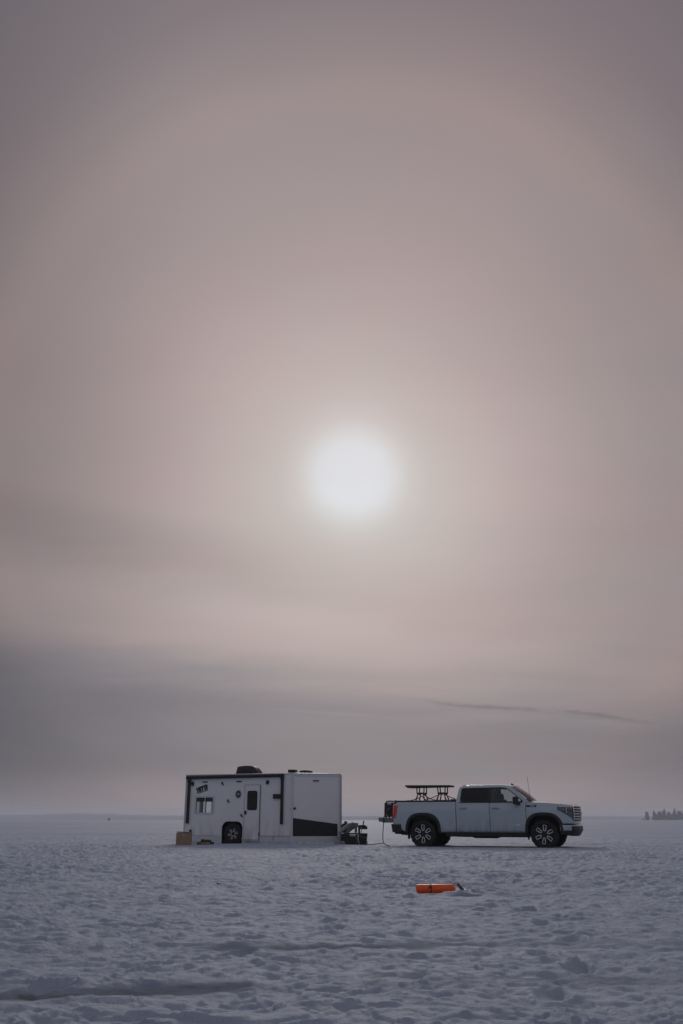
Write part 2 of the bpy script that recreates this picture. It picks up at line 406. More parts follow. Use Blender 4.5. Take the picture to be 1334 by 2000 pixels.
def snow_height(x, y, want_dirt=False):
    r = np.hypot(x, y)
    wx = x + 0.25 * perlin(x * 1.1, y * 1.1, 5); wy = y + 0.25 * perlin(x * 1.1 + 7, y * 1.1 - 3, 6)
    patch = 0.66 + 0.62 * sstep(perlin(x * 0.22, y * 0.16, 21) + 0.35 * perlin(x * 0.7, y * 0.6, 22), -0.35, 0.45)
    near = 1 - sstep(r, 28, 75); mid = 1 - sstep(r, 80, 260)
    hgt = 0.020 * perlin(x * 0.16, y * 0.2, 1) * (1 - sstep(r, 400, 1500))
    n1 = perlin(wx * 1.15, wy * 1.4, 2); n2 = perlin(wx * 2.1, wy * 3.4, 3); n3 = perlin(wx * 5.4, wy * 6.4, 4); n4 = perlin(x * 12, y * 13, 8)
    n5 = perlin(wx * 8.5, wy * 12.0, 12); m2_ = perlin(wx * 4.2, wy * 6.6, 14); m3_ = perlin(wx * 9.5, wy * 14, 15)
    fb = n2 + 0.5 * n3 + 0.22 * n5
    # broken crust: little plateaus with sharp lips, in steps
    crust = 0.017 * sstep(fb, -0.04, 0.05) + 0.020 * sstep(fb, 0.20, 0.29) + 0.016 * sstep(fb, -0.34, -0.26) - 0.016
    fb2 = m2_ + 0.5 * m3_
    crust2 = 0.013 * sstep(fb2, 0.02, 0.12) + 0.012 * sstep(fb2, 0.28, 0.36)
    pits = -sstep(n1 + 0.45 * n3, 0.16, 0.40)
    clod = np.clip(-n2 + 0.6 * n3 - 0.24, 0, 1)
    fine = 1 - sstep(r, 8, 16)
    lum = 0.016 * n1 + 0.030 * pits + crust + crust2 + 0.075 * clod + 0.012 * n3 + 0.011 * n5 + (0.010 * n4 + 0.008 * np.abs(n4)) * fine
    hgt = hgt + lum * patch * (0.10 + 0.90 * near) * mid * (0.52 + 0.32 * sstep(r, 5, 10)) * (1 - 0.6 * np.exp(-((x - 1.35) / 0.55) ** 4 - ((y - 10.4) / 0.5) ** 4))
    # wind ridges on the open ice
    rd = perlin(x * 0.10 + 0.3 * perlin(x * 0.3, y * 0.3, 9), y * 0.33, 10)
    hgt = hgt + 0.16 * np.clip(rd - 0.10, 0, 1) * sstep(r, 24, 60) * (1 - sstep(r, 600, 1800))
    rd2 = perlin(x * 0.30 + 0.4 * perlin(x * 0.6, y * 0.6, 9), y * 0.85, 17)
    hgt = hgt + 0.055 * np.clip(rd2 - 0.02, 0, 1) * sstep(r, 24, 40) * (1 - sstep(r, 120, 320)) * (0.3 + 0.9 * sstep(perlin(x * 0.04, y * 0.09, 18), -0.2, 0.35))
    # two wheel ruts crossing in front of the camera
    dirt = np.zeros_like(x)
    for k, (xs, ys) in enumerate((RUT_A, RUT_B)):
        d = y - np.interp(x, xs, ys) - 0.05 * perlin(x * 0.8, x * 0 + k * 3.3, 30 + k)
        ext = (1 - 0.75 * sstep(x, -0.7, 0.3)) if k == 0 else (0.16 + 0.36 * np.exp(-((x + 0.1) / 1.0) ** 4))
        broken = ext * sstep(perlin(x * 0.9 + k * 11.3, x * 0 + 0.5, 33) + 0.3 * perlin(x * 2.7, x * 0 + 2.5 * k, 34), -0.42, 0.02)
        if k == 0: broken = np.maximum(broken, ext * np.clip(0.9 + 0.5 * perlin(x * 3.1, x * 0 + 9.5, 39), 0.4, 1) * (1 - sstep(x, -0.9, 0.0)))
        prof = np.exp(-((d + 0.02 + 0.05 * n2) / 0.135) ** 4)
        hgt = hgt * (1 - 0.65 * np.exp(-((d + 0.08) / 0.26) ** 4) * broken) - 0.014 * prof * broken
        hgt = hgt + 0.020 * (d > 0) * np.exp(-((np.abs(d) - 0.27) / 0.10) ** 2) * np.clip(0.3 + perlin(x * 3, y * 3, 36), 0, 1.2) * broken
        hgt = hgt + 0.004 * prof * broken * np.sin(x * 40 + 6 * d)
        dirt = np.maximum(dirt, prof * broken * np.clip(0.9 + 0.9 * perlin(x * 2.2, y * 5, 37), 0, 1))
    # old sled/tyre tracks further out
    for (xa, ya, xb, yb, w, dep) in ((-0.75, 11.0, 0.15, 7.6, 0.05, 0.018), (-0.5, 11.2, 0.45, 7.8, 0.05, 0.018), (-0.1, 11.2, 0.75, 8.2, 0.04, 0.012),
                                     (2, 19.5, 14, 22.0, 0.15, 0.035), (2, 21.3, 14, 23.9, 0.15, 0.035), (6, 27.2, 40, 34.0, 0.16, 0.05), (5, 25.2, 40, 32.0, 0.16, 0.045), (-40, 45, 4, 39, 0.25, 0.05), (-40, 52, 4, 44, 0.3, 0.05)):
        ux, uy = xb - xa, yb - ya; L = math.hypot(ux, uy); t = ((x - xa) * ux + (y - ya) * uy) / (L * L)
        d = np.abs((x - xa) * uy - (y - ya) * ux) / L + 0.1 * w * perlin(x, y, 41)
        m = np.exp(-(d / w) ** 2) * sstep(t, -0.02, 0.12) * (1 - sstep(t, 0.85, 1.02))
        hgt = hgt - dep * m
    for (fx, fy, fa) in FOOT:
        sel = np.nonzero((np.abs(x - fx) < 0.5) & (np.abs(y - fy) < 0.5))[0]
        if len(sel):
            dx, dy = x[sel] - fx, y[sel] - fy; c_, s_ = math.cos(fa), math.sin(fa)
            q_ = ((c_ * dx + s_ * dy) / 0.17) ** 2 + ((-s_ * dx + c_ * dy) / 0.075) ** 2
            hgt[sel] += -0.040 * np.exp(-q_ ** 2) + 0.012 * np.exp(-((np.sqrt(q_) - 1.35) / 0.28) ** 2)
    # fishing hole with heaped slush beside the orange cylinder
    hx, hy = x - 1.36, y - 10.62
    hgt = hgt + 0.045 * np.exp(-((hx - 0.02) / 0.17) ** 2 - ((hy - 0.22) / 0.16) ** 2) * (1 + 0.8 * n3)
    hgt = hgt + 0.035 * np.exp(-((hx - 0.35) / 0.25) ** 2 - ((hy + 0.02) / 0.12) ** 2) * (1 + n3)
    hgt = hgt - 0.085 * np.exp(-((hx - 0.0) / 0.13) ** 4 - ((hy + 0.02) / 0.10) ** 4)
    dirt = np.maximum(dirt, 0.55 * np.exp(-((hx - 0.02) / 0.16) ** 4 - ((hy + 0.0) / 0.11) ** 4))
    q = np.exp(-((x - 1.06) / 0.34) ** 4 - ((y - 11.03) / 0.16) ** 4)          # bed of the cylinder
    hgt = hgt * (1 - q) - 0.005 * q
    # flat, packed footings of house and truck, drifted snow against the walls
    m1, lx, ly = rect_mask(x, y, HOUSE_O, HOUSE_YAW, -4.3, 2.4, -0.25, 2.4, 1.6)
    hgt = hgt * (1 - 0.8 * m1)
    drift = np.exp(-((ly + 0.10) / 0.16) ** 2) * sstep(lx, -4.5, -4.0) * (1 - sstep(lx, 0.1, 0.5))
    hgt = hgt + 0.045 * drift * (0.6 + 0.9 * perlin(x * 1.3, y * 1.3, 44))
    m2, tx, ty = rect_mask(x, y, TRUCK_O, TRUCK_YAW, -0.7, 4.5, -1.1, 1.1, 1.4)
    hgt = hgt * (1 - 0.85 * m2)
    if want_dirt:
        packed = 0.5 * np.exp(-((ty + 0.9) / 0.5) ** 4) * sstep(tx, -9, -1.5) * (1 - sstep(tx, 4.3, 5.5))
        far = sstep(perlin(x * 0.05, y * 0.11, 51) + 0.4 * perlin(x * 0.17, y * 0.4, 52), 0.05, 0.5) * sstep(r, 30, 60) * 0.55
        return hgt, dirt, np.maximum(packed, far)
    return hgt

def ground_z(x, y):
    return float(snow_height(np.array([float(x)]), np.array([float(y)]))[0])

a_dense = np.arange(-27.0, 27.01, 0.072)
a_rest = np.arange(27.0 + 2.5, 333.0 - 1.0, 2.5)
ang = np.radians(np.concatenate([a_dense, a_rest]))
rr_ = [0.45, 0.8, 1.2, 1.6, 2.0, 2.4, 2.7, 2.95]
q = 3.1
while q < 34: rr_.append(q); q *= 1.0034
while q < 90: rr_.append(q); q *= 1.007
while q < 5600: rr_.append(q); q *= 1.035
rad = np.array(rr_)
A, RR = np.meshgrid(ang, rad)
gx = (RR * np.sin(A)).ravel(); gy = (RR * np.cos(A)).ravel()
gz, gd, gi = snow_height(gx, gy, True)
nc, nr = len(ang), len(rad)
ii, jj = np.meshgrid(np.arange(nr - 1), np.arange(nc), indexing='ij')
j2 = (jj + 1) % nc
quads = np.stack([ii * nc + jj, ii * nc + j2, (ii + 1) * nc + j2, (ii + 1) * nc + jj], -1).reshape(-1, 4)[:, ::-1]
verts = np.stack([gx, gy, gz], -1)
verts = np.vstack([verts, [[0, 0, float(gz[:nc].mean())]]])
ci = len(verts) - 1
tri = np.stack([np.full(nc, ci), np.roll(np.arange(nc), -1), np.arange(nc)], -1)
me = bpy.data.meshes.new('snow_field')
me.vertices.add(len(verts)); me.vertices.foreach_set('co', verts.ravel().astype(np.float32))
nl = len(quads) * 4 + len(tri) * 3
me.loops.add(nl); me.loops.foreach_set('vertex_index', np.concatenate([quads.ravel(), tri.ravel()]).astype(np.int32))
me.polygons.add(len(quads) + len(tri))
me.polygons.foreach_set('loop_start', np.concatenate([np.arange(len(quads)) * 4, len(quads) * 4 + np.arange(len(tri)) * 3]).astype(np.int32))
me.polygons.foreach_set('use_smooth', np.ones(len(quads) + len(tri), dtype=bool))
me.update(calc_edges=True)
for nm, arr in (('dirt', gd), ('ice', gi)):
    at = me.attributes.new(nm, 'FLOAT', 'POINT')
    at.data.foreach_set('value', np.append(arr, 0.0).astype(np.float32))
m = bpy.data.materials.new('snow'); m.use_nodes = True
nd, lk = m.node_tree.nodes, m.node_tree.links
p = nd['Principled BSDF']
t = nd.new('ShaderNodeTexCoord')
def snoise(scale, detail=5, rough=0.55):
    n = nd.new('ShaderNodeTexNoise'); n.inputs['Scale'].default_value = scale; n.inputs['Detail'].default_value = detail; n.inputs['Roughness'].default_value = rough
    lk.new(t.outputs['Object'], n.inputs['Vector']); return n.outputs['Fac']
base = ramp(nd, [(0.30, (0.40, 0.455, 0.57, 1)), (0.72, (0.51, 0.565, 0.67, 1))]); lk.new(snoise(0.9, 6), base.inputs[0])
def smix(fac, a, b):
    x = nd.new('ShaderNodeMix'); x.data_type = 'RGBA'
    lk.new(fac, x.inputs[0]); lk.new(a, x.inputs[6]); x.inputs[7].default_value = b
    return x.outputs[2]
ad = nd.new('ShaderNodeAttribute'); ad.attribute_name = 'dirt'
ai = nd.new('ShaderNodeAttribute'); ai.attribute_name = 'ice'
dr = ramp(nd, [(0.25, (0.35, 0.35, 0.35, 1)), (0.6, (1, 1, 1, 1))]); lk.new(snoise(7, 6, 0.65), dr.inputs[0])
dm = nd.new('ShaderNodeMath'); dm.operation = 'MULTIPLY'; lk.new(ad.outputs['Fac'], dm.inputs[0]); lk.new(dr.outputs[0], dm.inputs[1])
c1 = smix(ai.outputs['Fac'], base.outputs[0], (0.34, 0.385, 0.46, 1))
c2 = smix(dm.outputs[0], c1, (0.17, 0.165, 0.175, 1))
lk.new(c2, p.inputs['Base Color']); p.inputs['Roughness'].default_value = 0.72; p.inputs['Specular IOR Level'].default_value = 0.10   # snow crystals throw low light forward
pd = nd.new('ShaderNodeBsdfDiffuse'); lk.new(c2, pd.inputs['Color']); pd.inputs['Roughness'].default_value = 0.6                    # rut slush is matt
ms_ = nd.new('ShaderNodeMixShader'); dk = nd.new('ShaderNodeMath'); dk.operation = 'MULTIPLY'; dk.use_clamp = True; dk.inputs[1].default_value = 2.2
lk.new(ad.outputs['Fac'], dk.inputs[0]); lk.new(dk.outputs[0], ms_.inputs[0]); lk.new(p.outputs[0], ms_.inputs[1]); lk.new(pd.outputs[0], ms_.inputs[2])
lk.new(ms_.outputs[0], nd['Material Output'].inputs['Surface'])
b0 = nd.new('ShaderNodeBump'); b0.inputs['Strength'].default_value = 0.6; b0.inputs['Distance'].default_value = 0.06; lk.new(snoise(7, 6, 0.6), b0.inputs['Height'])
b1 = nd.new('ShaderNodeBump'); b1.inputs['Strength'].default_value = 0.7; b1.inputs['Distance'].default_value = 0.025; lk.new(snoise(30, 7, 0.7), b1.inputs['Height']); lk.new(b0.outputs[0], b1.inputs['Normal'])
lk.new(b1.outputs[0], p.inputs['Normal']); lk.new(b1.outputs[0], pd.inputs['Normal'])
me.materials.append(m); M_SNOW = m
ground = bpy.data.objects.new('snow_field', me); COL.objects.link(ground)
structure(ground, 'lumpy trodden snow over a frozen lake reaching to the horizon')

# ------------------------------------------------------------------ far shore, island and its trees
M_HILL = mat('far_forest', (0.030, 0.046, 0.054), 0.95, 0, 0.3, 0.02)
def shore(name, x0, x1, y0, depth, hf, seed, step=14.0):
    xs = np.arange(x0, x1, step)
    top = np.array([hf(v) for v in xs]) * (1 + 0.10 * perlin(xs * 0.004, xs * 0 + seed, seed)) + 2.6 * perlin(xs * 0.021, xs * 0 + 1.5, seed + 1) + 2.2 * (rng.random(len(xs)) - 0.5)
    mb = MB(); vs = []; fs = []
    prof = ((0.0, -0.8), (0.002, 0.55), (0.02, 0.8), (0.15, 0.92), (0.45, 1.0), (0.8, 0.8), (1.0, -0.05))
    for i, v in enumerate(xs):
        for k, (d, hh) in enumerate(prof):
            jit = 1 + (0.10 * (rng.random() - 0.5) if 0 < k < 6 else 0)
            vs.append((v, y0 + d * depth + 0.00002 * (v * 0.6) ** 2, max(-0.5, top[i] * hh * jit)))
    w = len(prof)
    fs = [(i * w + k, (i + 1) * w + k, (i + 1) * w + k + 1, i * w + k + 1) for i in range(len(xs) - 1) for k in range(w - 1)]
    o = mb.add(vs, fs).build(name, M_HILL)
    return o
o = shore('far_shore', -3600, 3600, 4000, 500, lambda v: interp(v, [-3600, -1500, -1150, -800, -300, 300, 900, 1500, 3600], [27, 22, 26.5, 19, 15.5, 16, 15, 15, 18]), 3)
structure(o, 'low wooded shore fading into haze along the horizon')
ISL = (500.0, 1450.0)
mb = MB()
def isl(u, v):
    a = 2 * math.pi * u; rr = v
    x = 58 * math.cos(a) * rr; y = 26 * math.sin(a) * rr
    return (x, y, -0.3 + 1.5 * (1 - rr ** 2) + 0.25 * math.sin(5 * a) * rr)
o = mb.grid(isl, 40, 8).build('island', M_SNOW, smooth=True, loc=(ISL[0] + 24, ISL[1] + 10, 0))
structure(o, 'low snowy island carrying a stand of trees')
M_LEAF = mat('dark_evergreen', (0.028, 0.048, 0.058), 0.9, 0, 0.3, 1.5)
M_BARK = mat('bark', (0.06, 0.05, 0.045), 0.9, 0, 0.3, 3)
def tree(x, y, hgt, wid, kind, label, seed):
    hgt *= 0.92; wid *= 1.3
    rg = random.Random(seed)
    z0 = 0.6
    e = empty('island_tree', (x, y, z0 - 0.4), rg.uniform(0, 6), label, 'tree', 'trees on the far island')
    lean = rg.uniform(-0.04, 0.04)
    tr = MB().tube([(0, 0, 0), (lean * hgt * 0.4, 0, hgt * 0.5), (lean * hgt, 0, hgt * 0.95)], [0.28, 0.18, 0.04], 7)
    for _ in range(7):
        h0 = rg.uniform(0.3, 0.85) * hgt; a = rg.uniform(0, 6.28); L = wid * (1.05 - h0 / hgt)
        tr.tube([(lean * h0, 0, h0), (lean * h0 + math.cos(a) * L, math.sin(a) * L, h0 + 0.25 * L)], [0.07, 0.02], 5)
    tr.build('trunk', M_BARK, e)
    cr = MB()
    for _ in range(620):
        if kind == 'conifer':
            h0 = rg.uniform(0.08, 1.0) ** 0.9; rmax = wid * (1.02 - h0) * (0.75 + 0.35 * math.sin(h0 * 28 + seed))
        else:
            h0 = rg.uniform(0.03, 1.0); rmax = wid * 1.15 * max(0.05, 1 - (max(0.0, h0 - 0.30) / 0.72) ** 1.7) * (0.8 + 0.28 * math.sin(h0 * 13 + seed))
        a = rg.uniform(0, 6.28); q_ = rmax * math.sqrt(rg.random())
        c = Vector((q_ * math.cos(a) + lean * h0 * hgt, q_ * math.sin(a), h0 * hgt)); s_ = rg.uniform(0.5, 1.2)
        d1 = Vector((rg.gauss(0, 1), rg.gauss(0, 1), rg.gauss(0, 0.5))).normalized() * s_; d2 = Vector((rg.gauss(0, 1), rg.gauss(0, 1), rg.gauss(0, 0.8))).normalized() * s_
        cr.add([c - d1, c + d2, c + d1, c - d2 * 0.6], [(0, 1, 2, 3)])
    cr.build('crown', M_LEAF, e, fix=False)
    return e
TREES = [(467.5, 13.0, 1.9, 'leafy', 'leftmost dark tree at the tip of the far island'),
         (471.5, 12.6, 2.0, 'leafy', 'narrow tree second from the tip of the far island'),
         (478.5, 14.6, 2.4, 'leafy', 'taller tree just right of the gap on the far island'),
         (482.5, 12.4, 3.0, 'leafy', 'low rounded tree fourth from the tip of the far island'),
         (486.5, 13.2, 3.2, 'leafy', 'rounded tree fifth from the tip of the far island'),
         (490.5, 13.6, 3.0, 'leafy', 'bushy tree sixth from the tip of the far island'),
         (494.0, 14.0, 3.2, 'leafy', 'bushy tree just left of the middle conifer on the far island'),
         (497.5, 17.0, 4.2, 'conifer', 'pointed conifer in the middle of the far island stand'),
         (501.5, 13.0, 3.4, 'leafy', 'low tree just right of the middle conifer on the far island'),
         (505.5, 12.6, 3.4, 'leafy', 'lowest tree between the two pointed conifers on the far island'),
         (509.5, 14.0, 3.2, 'leafy', 'bushy tree just left of the tallest conifer on the far island'),
         (513.5, 18.2, 4.6, 'conifer', 'tallest pointed conifer of the far island stand'),
         (517.5, 14.6, 3.4, 'leafy', 'rounded tree just right of the tallest conifer on the far island'),
         (521.5, 14.2, 3.4, 'leafy', 'rounded tree at the right edge of the frame on the far island'),
         (525.5, 15.5, 4.4, 'conifer', 'conifer cut by the right edge of the frame on the far island')]
for i, (x, hgt, wid, kind, lab) in enumerate(TREES):
    tree(x, ISL[1] + (6 if i % 2 else 0) + 2 * math.sin(i * 2.3), hgt, wid, kind, lab, 40 + i)
    # undergrowth of the same tree stand is part of that crown's lower clumps

def far_shack(x, y, w, h, label):
    e = empty('ice_shack', (x, y, 0), 0.3, label, 'shack', 'far ice shacks')
    MB().box((0, 0, h * 0.42), (w, w, h * 0.84)).build('wall', M_DARKM, e)
    MB().add([(-w * .58, -w * .58, h * .84), (w * .58, -w * .58, h * .84), (w * .58, w * .58, h * .84), (-w * .58, w * .58, h * .84), (-w * .58, 0, h), (w * .58, 0, h)],
             [(0, 1, 5, 4), (2, 3, 4, 5), (0, 4, 3), (1, 2, 5), (0, 3, 2, 1)]).build('roof', M_DARKM, e)
    return e
far_shack(-269.9, 1100, 2.4, 2.6, 'tiny dark ice shack far out on the ice at left')
far_shack(430.5, 1350, 1.9, 2.3, 'tiny dark ice shack just left of the far island')

# ------------------------------------------------------------------ fish house (wheelhouse trailer lowered on the ice)
L_, W_, H_ = 4.06, 2.20, 2.285
NX, NY = 1.357, 1.10
house = empty('fish_house', (*HOUSE_O, 0.0), HOUSE_YAW, 'white V-nosed ice fishing house trailer with black awning, lowered onto the snow', 'trailer')
TH = 0.05
def rrect(x0, z0, x1, z1, r, n=5):
    pts = []
    for cx, cz, a0 in ((x1 - r, z0 + r, -90), (x1 - r, z1 - r, 0), (x0 + r, z1 - r, 90), (x0 + r, z0 + r, 180)):
        for k in range(n + 1):
            a = R(a0 + 90 * k / n); pts.append((cx + r * math.cos(a), cz + r * math.sin(a)))
    return pts
WIN = (-3.655, 1.00, -2.955, 1.555)
WELL = (-2.60, -0.02, -1.815, 0.735)
well_poly = [(WELL[0], 0.10), (WELL[0] - 0.0, 0.10)]
def well_outline(off=0.0):
    x0, x1, z1 = WELL[0] - off, WELL[2] + off, WELL[3] + off
    pts = [(x1, -0.04)]
    for cx, a0 in ((x1 - 0.22, 0), (x0 + 0.22, 90)):
        for k in range(8):
            a = R(a0 + 90 * k / 7); pts.append((cx + 0.22 * math.cos(a), z1 - 0.22 + 0.22 * math.sin(a)))
    pts.append((x0, -0.04))
    return pts
win_hole = rrect(WIN[0] + .02, WIN[1] + .02, WIN[2] - .02, WIN[3] - .02, 0.03)
door_win = rrect(-1.645, 1.122, -1.305, 1.722, 0.06)
DOOR = (-1.765, 0.135, -1.18, 1.935)
door_hole = [(DOOR[0], DOOR[1]), (DOOR[2], DOOR[1]), (DOOR[2], DOOR[3]), (DOOR[0], DOOR[3])]
wall_near = MB().prism([(-L_, -0.04), *reversed(well_outline()), (0, -0.04), (0, H_), (-L_, H_)], [win_hole, door_hole],
           lambda x, z: (x, 0, z), lambda x, z: (x, TH, z)).build('side_wall', M_WHITE, house)
MB().prism([(-L_, -0.04), (0, -0.04), (0, H_), (-L_, H_)], [[(-3.85, 0.95), (-3.25, 0.95), (-3.25, 1.55), (-3.85, 1.55)]],
           lambda x, z: (x, W_, z), lambda x, z: (x, W_ - TH, z)).build('side_wall', M_WHITE, house)
MB().prism([(TH + .002, -0.04), (W_ - TH - .002, -0.04), (W_ - TH - .002, H_), (TH + .002, H_)], [[(0.72, 0.93), (1.11, 0.93), (1.11, 1.62), (0.72, 1.62)], [(1.32, 0.93), (2.10, 0.93), (2.10, 1.62), (1.32, 1.62)]],
           lambda y, z: (-L_, y, z), lambda y, z: (-L_ + TH, y, z)).build('rear_wall', M_WHITE, house)
rw = MB().prism([(0.68, .89), (2.14, .89), (2.14, 1.66), (0.68, 1.66)], [[(0.73, .94), (1.11, .94), (1.11, 1.61), (.73, 1.61)], [(1.33, .94), (2.09, .94), (2.09, 1.61), (1.33, 1.61)]],
           lambda y, z: (-L_ - .015, y, z), lambda y, z: (-L_ - .001, y, z)).build('rear_window', M_TRIMW, house)
MB().add([(-L_ + .02, .72, .93), (-L_ + .02, 1.11, .93), (-L_ + .02, 1.11, 1.62), (-L_ + .02, .72, 1.62)], [(0, 1, 2, 3)]).build('pane', G_FROST, rw)
MB().add([(-L_ + .02, 1.32, .93), (-L_ + .02, 2.10, .93), (-L_ + .02, 2.10, 1.62), (-L_ + .02, 1.32, 1.62)], [(0, 1, 2, 3)]).build('pane', G_PANE, rw)
# the two flanks of the V nose
def nose_fn(side, off):
    d = Vector((NX, NY * side)); ln = d.length; d = d / ln
    nrm = Vector((d.y * side, -d.x * side)) if side > 0 else Vector((-d.y, d.x))
    # outward normal of each flank
    nrm = Vector((NY, -NX)).normalized() if side > 0 else Vector((NY, NX)).normalized()
    base_y = 0.0 if side > 0 else W_
    return ln, (lambda s, z: (d.x * s + nrm.x * off, base_y + d.y * s + nrm.y * off, z))
for side in (1, -1):
    ln, f0 = nose_fn(side, 0.0); _, f1 = nose_fn(side, -TH)
    MB().prism([(0.012, -0.04), (ln - 0.012, -0.04), (ln - 0.012, H_), (0.012, H_)], [], f0, f1).build('nose_wall', M_WHITE, house)
    _, g0 = nose_fn(side, 0.012); _, g1 = nose_fn(side, 0.001)
    sg = MB().prism([(0.047, 0.262), (ln * 0.947, 0.255), (ln * 0.947, 0.650), (0.047, 0.845)], [], g0, g1).build('stone_guard', M_BLACKG, house)
    _, h0 = nose_fn(side, 0.016)
    MB().prism([(0.01, 0.085), (ln - 0.01, 0.085), (ln - 0.01, 0.235), (0.01, 0.235)], [], h0, g1).build('lower_rail', M_TRIMW, house)
    MB().prism([(0.01, H_ - 0.075), (ln - 0.01, H_ - 0.075), (ln - 0.01, H_ - 0.003), (0.01, H_ - 0.003)], [], h0, g1).build('top_trim', M_TRIMW, house)
    _, k0 = nose_fn(side, 0.03)
    MB().prism(rrect(ln * 0.49 - 0.11, 2.05, ln * 0.49 + 0.11, 2.085, 0.015, 3), [], k0, g1).build('marker_light', M_BLACKP, house)
    MB().prism(rrect(0.05, 1.12, 0.14, 1.19, 0.03, 3), [], k0, g1).build('hatch_latch', M_BLACKP, house)
    _, s0 = nose_fn(side, 0.004)
    MB().prism([(0.036, 0.24), (0.044, 0.24), (0.044, 2.20), (0.036, 2.20)], [], s0, g1).build('panel_seam', M_SEAM, house)
# posts at the corners
def post(name, x, y, d, m, z0=-0.04, z1=H_ - 0.001, rz=0):
    return boxo(name, (x, y, (z0 + z1) / 2), (d, d, z1 - z0), m, house, 0.012, (0, 0, rz))
post('corner_post', 0.005, -0.002, 0.075, M_TRIMW, rz=R(20)); post('corner_post', 0.005, W_ + 0.002, 0.075, M_TRIMW, rz=R(-20))
post('corner_post', -L_, 0.0, 0.045, M_TRIMW); post('corner_post', -L_, W_, 0.045, M_TRIMW)
post('nose_post', NX, NY, 0.07, M_TRIMW, rz=R(45))
boxo('nose_edge_trim', (NX + 0.035, NY + 0.01, 1.20), (0.03, 0.05, 2.16), M_BLACKP, house, 0.008)
# roof with a shallow crown and edge rail
rf = MB()
outl = [(-L_ - .03, -.03), (0.02, -.03), (NX + .045, NY), (0.02, W_ + .03), (-L_ - .03, W_ + .03)]
rf.prism(outl, [], lambda x, y: (x, y, H_), lambda x, y: (x, y, H_ + 0.03))
roof = rf.build('roof', M_TRIMW, house, bevel=0.008)
def crown(u, v):
    x = -L_ + 0.02 + u * (L_ + NX - 0.10); hw = W_ / 2 if x < 0 else (W_ / 2) * (1 - x / NX); hw = max(hw - 0.02, 0.01)
    return (x, NY + (2 * v - 1) * hw, H_ + 0.032 + 0.035 * (1 - (2 * v - 1) ** 2) * min(1, hw))
MB().grid(crown, 30, 10).build('roof_skin', M_WHITE, roof, smooth=True)
MB().prism([(-L_ + .03, .03), (-.02, .03), (NX - .08, NY), (-.02, W_ - .03), (-L_ + .03, W_ - .03)], [], lambda x, y: (x, y, 0.06), lambda x, y: (x, y, 0.11)).build('floor', M_INT, house)
# lower rail of the near side (two sections), seam ticks
for (xa, xb) in ((-L_ + .03, WELL[0] - .05), (DOOR[2] + .02, -0.05)):
    boxo('lower_rail', ((xa + xb) / 2, -0.009, 0.155), (xb - xa, 0.016, 0.18), M_TRIMW, house, 0.004)
boxo('panel_seam', ((DOOR[2] - .05) / 2, -0.004, 0.266), (-DOOR[2] - .05, 0.008, 0.014), M_SEAM, house, 0)
boxo('panel_seam', (-0.66, -0.020, 0.18), (0.014, 0.006, 0.15), M_SEAM, house, 0)
boxo('panel_seam', (-3.33, -0.004, 0.262), (1.36, 0.008, 0.008), M_SEAM, house, 0)
# door
door = MB().prism([(DOOR[0] + .012, DOOR[1] + .012), (DOOR[2] - .012, DOOR[1] + .012), (DOOR[2] - .012, DOOR[3] - .012), (DOOR[0] + .012, DOOR[3] - .012)], [door_win],
                  lambda x, z: (x, -0.012, z), lambda x, z: (x, 0.03, z)).build('door', M_WHITE, house, bevel=0.004)
MB().prism(rrect(-1.665, 1.102, -1.285, 1.742, 0.075), [door_win], lambda x, z: (x, -0.024, z), lambda x, z: (x, -0.0125, z)).build('window_frame', M_BLACKP, door)
MB().prism(door_win, [], lambda x, z: (x, -0.004, z), lambda x, z: (x, 0.004, z)).build('door_window', G_TINT, door)
boxo('door_handle', (-1.712, -0.035, 1.025), (0.075, 0.045, 0.12), M_BLACKP, door, 0.015)
boxo('hinge_strip', (DOOR[2] - 0.002, -0.018, 1.03), (0.02, 0.024, 1.78), M_SEAM, door, 0.004)
boxo('hinge', (DOOR[2] - 0.002, -0.03, 0.33), (0.035, 0.03, 0.09), M_DARKM, door, 0.004)
boxo('threshold', ((DOOR[0] + DOOR[2]) / 2, -0.03, 0.105), (0.60, 0.07, 0.03), M_STEEL, door, 0.004)
MB().prism([(DOOR[0] - .03, DOOR[1] - .0), (DOOR[2] + .03, DOOR[1] - .0), (DOOR[2] + .03, DOOR[3] + .03), (DOOR[0] - .03, DOOR[3] + .03)], [[(DOOR[0] + .004, DOOR[1] + .004), (DOOR[2] - .004, DOOR[1] + .004), (DOOR[2] - .004, DOOR[3] - .004), (DOOR[0] + .004, DOOR[3] - .004)]],
           lambda x, z: (x, -0.008, z), lambda x, z: (x, -0.001, z)).build('door_frame', M_TRIMW, door)
# window with slider and rolled blinds
xm = -3.287
win = MB().prism(rrect(WIN[0] - .03, WIN[1] - .03, WIN[2] + .03, WIN[3] + .03, 0.04), [rrect(WIN[0] + .025, WIN[1] + .025, xm - .012, WIN[3] - .025, .02), rrect(xm + .012, WIN[1] + .025, WIN[2] - .025, WIN[3] - .025, .02)],
                 lambda x, z: (x, -0.018, z), lambda x, z: (x, -0.001, z)).build('window', M_TRIMW, house)
MB().add([(WIN[0] + .02, .006, WIN[1] + .02), (xm, .006, WIN[1] + .02), (xm, .006, WIN[3] - .02), (WIN[0] + .02, .006, WIN[3] - .02)], [(0, 1, 2, 3)]).build('pane', G_PANE, win)
MB().add([(xm, .012, WIN[1] + .02), (WIN[2] - .02, .012, WIN[1] + .02), (WIN[2] - .02, .012, WIN[3] - .02), (xm, .012, WIN[3] - .02)], [(0, 1, 2, 3)]).build('pane', G_PANE, win)
boxo('slider_frame', (xm + 0.03, 0.02, 1.27), (0.03, 0.02, 0.52), M_BLACKP, win, 0.003)
boxo('blind', ((WIN[0] + xm) / 2, 0.07, 1.475), (xm - WIN[0], 0.03, 0.16), M_INT, win, 0.006)
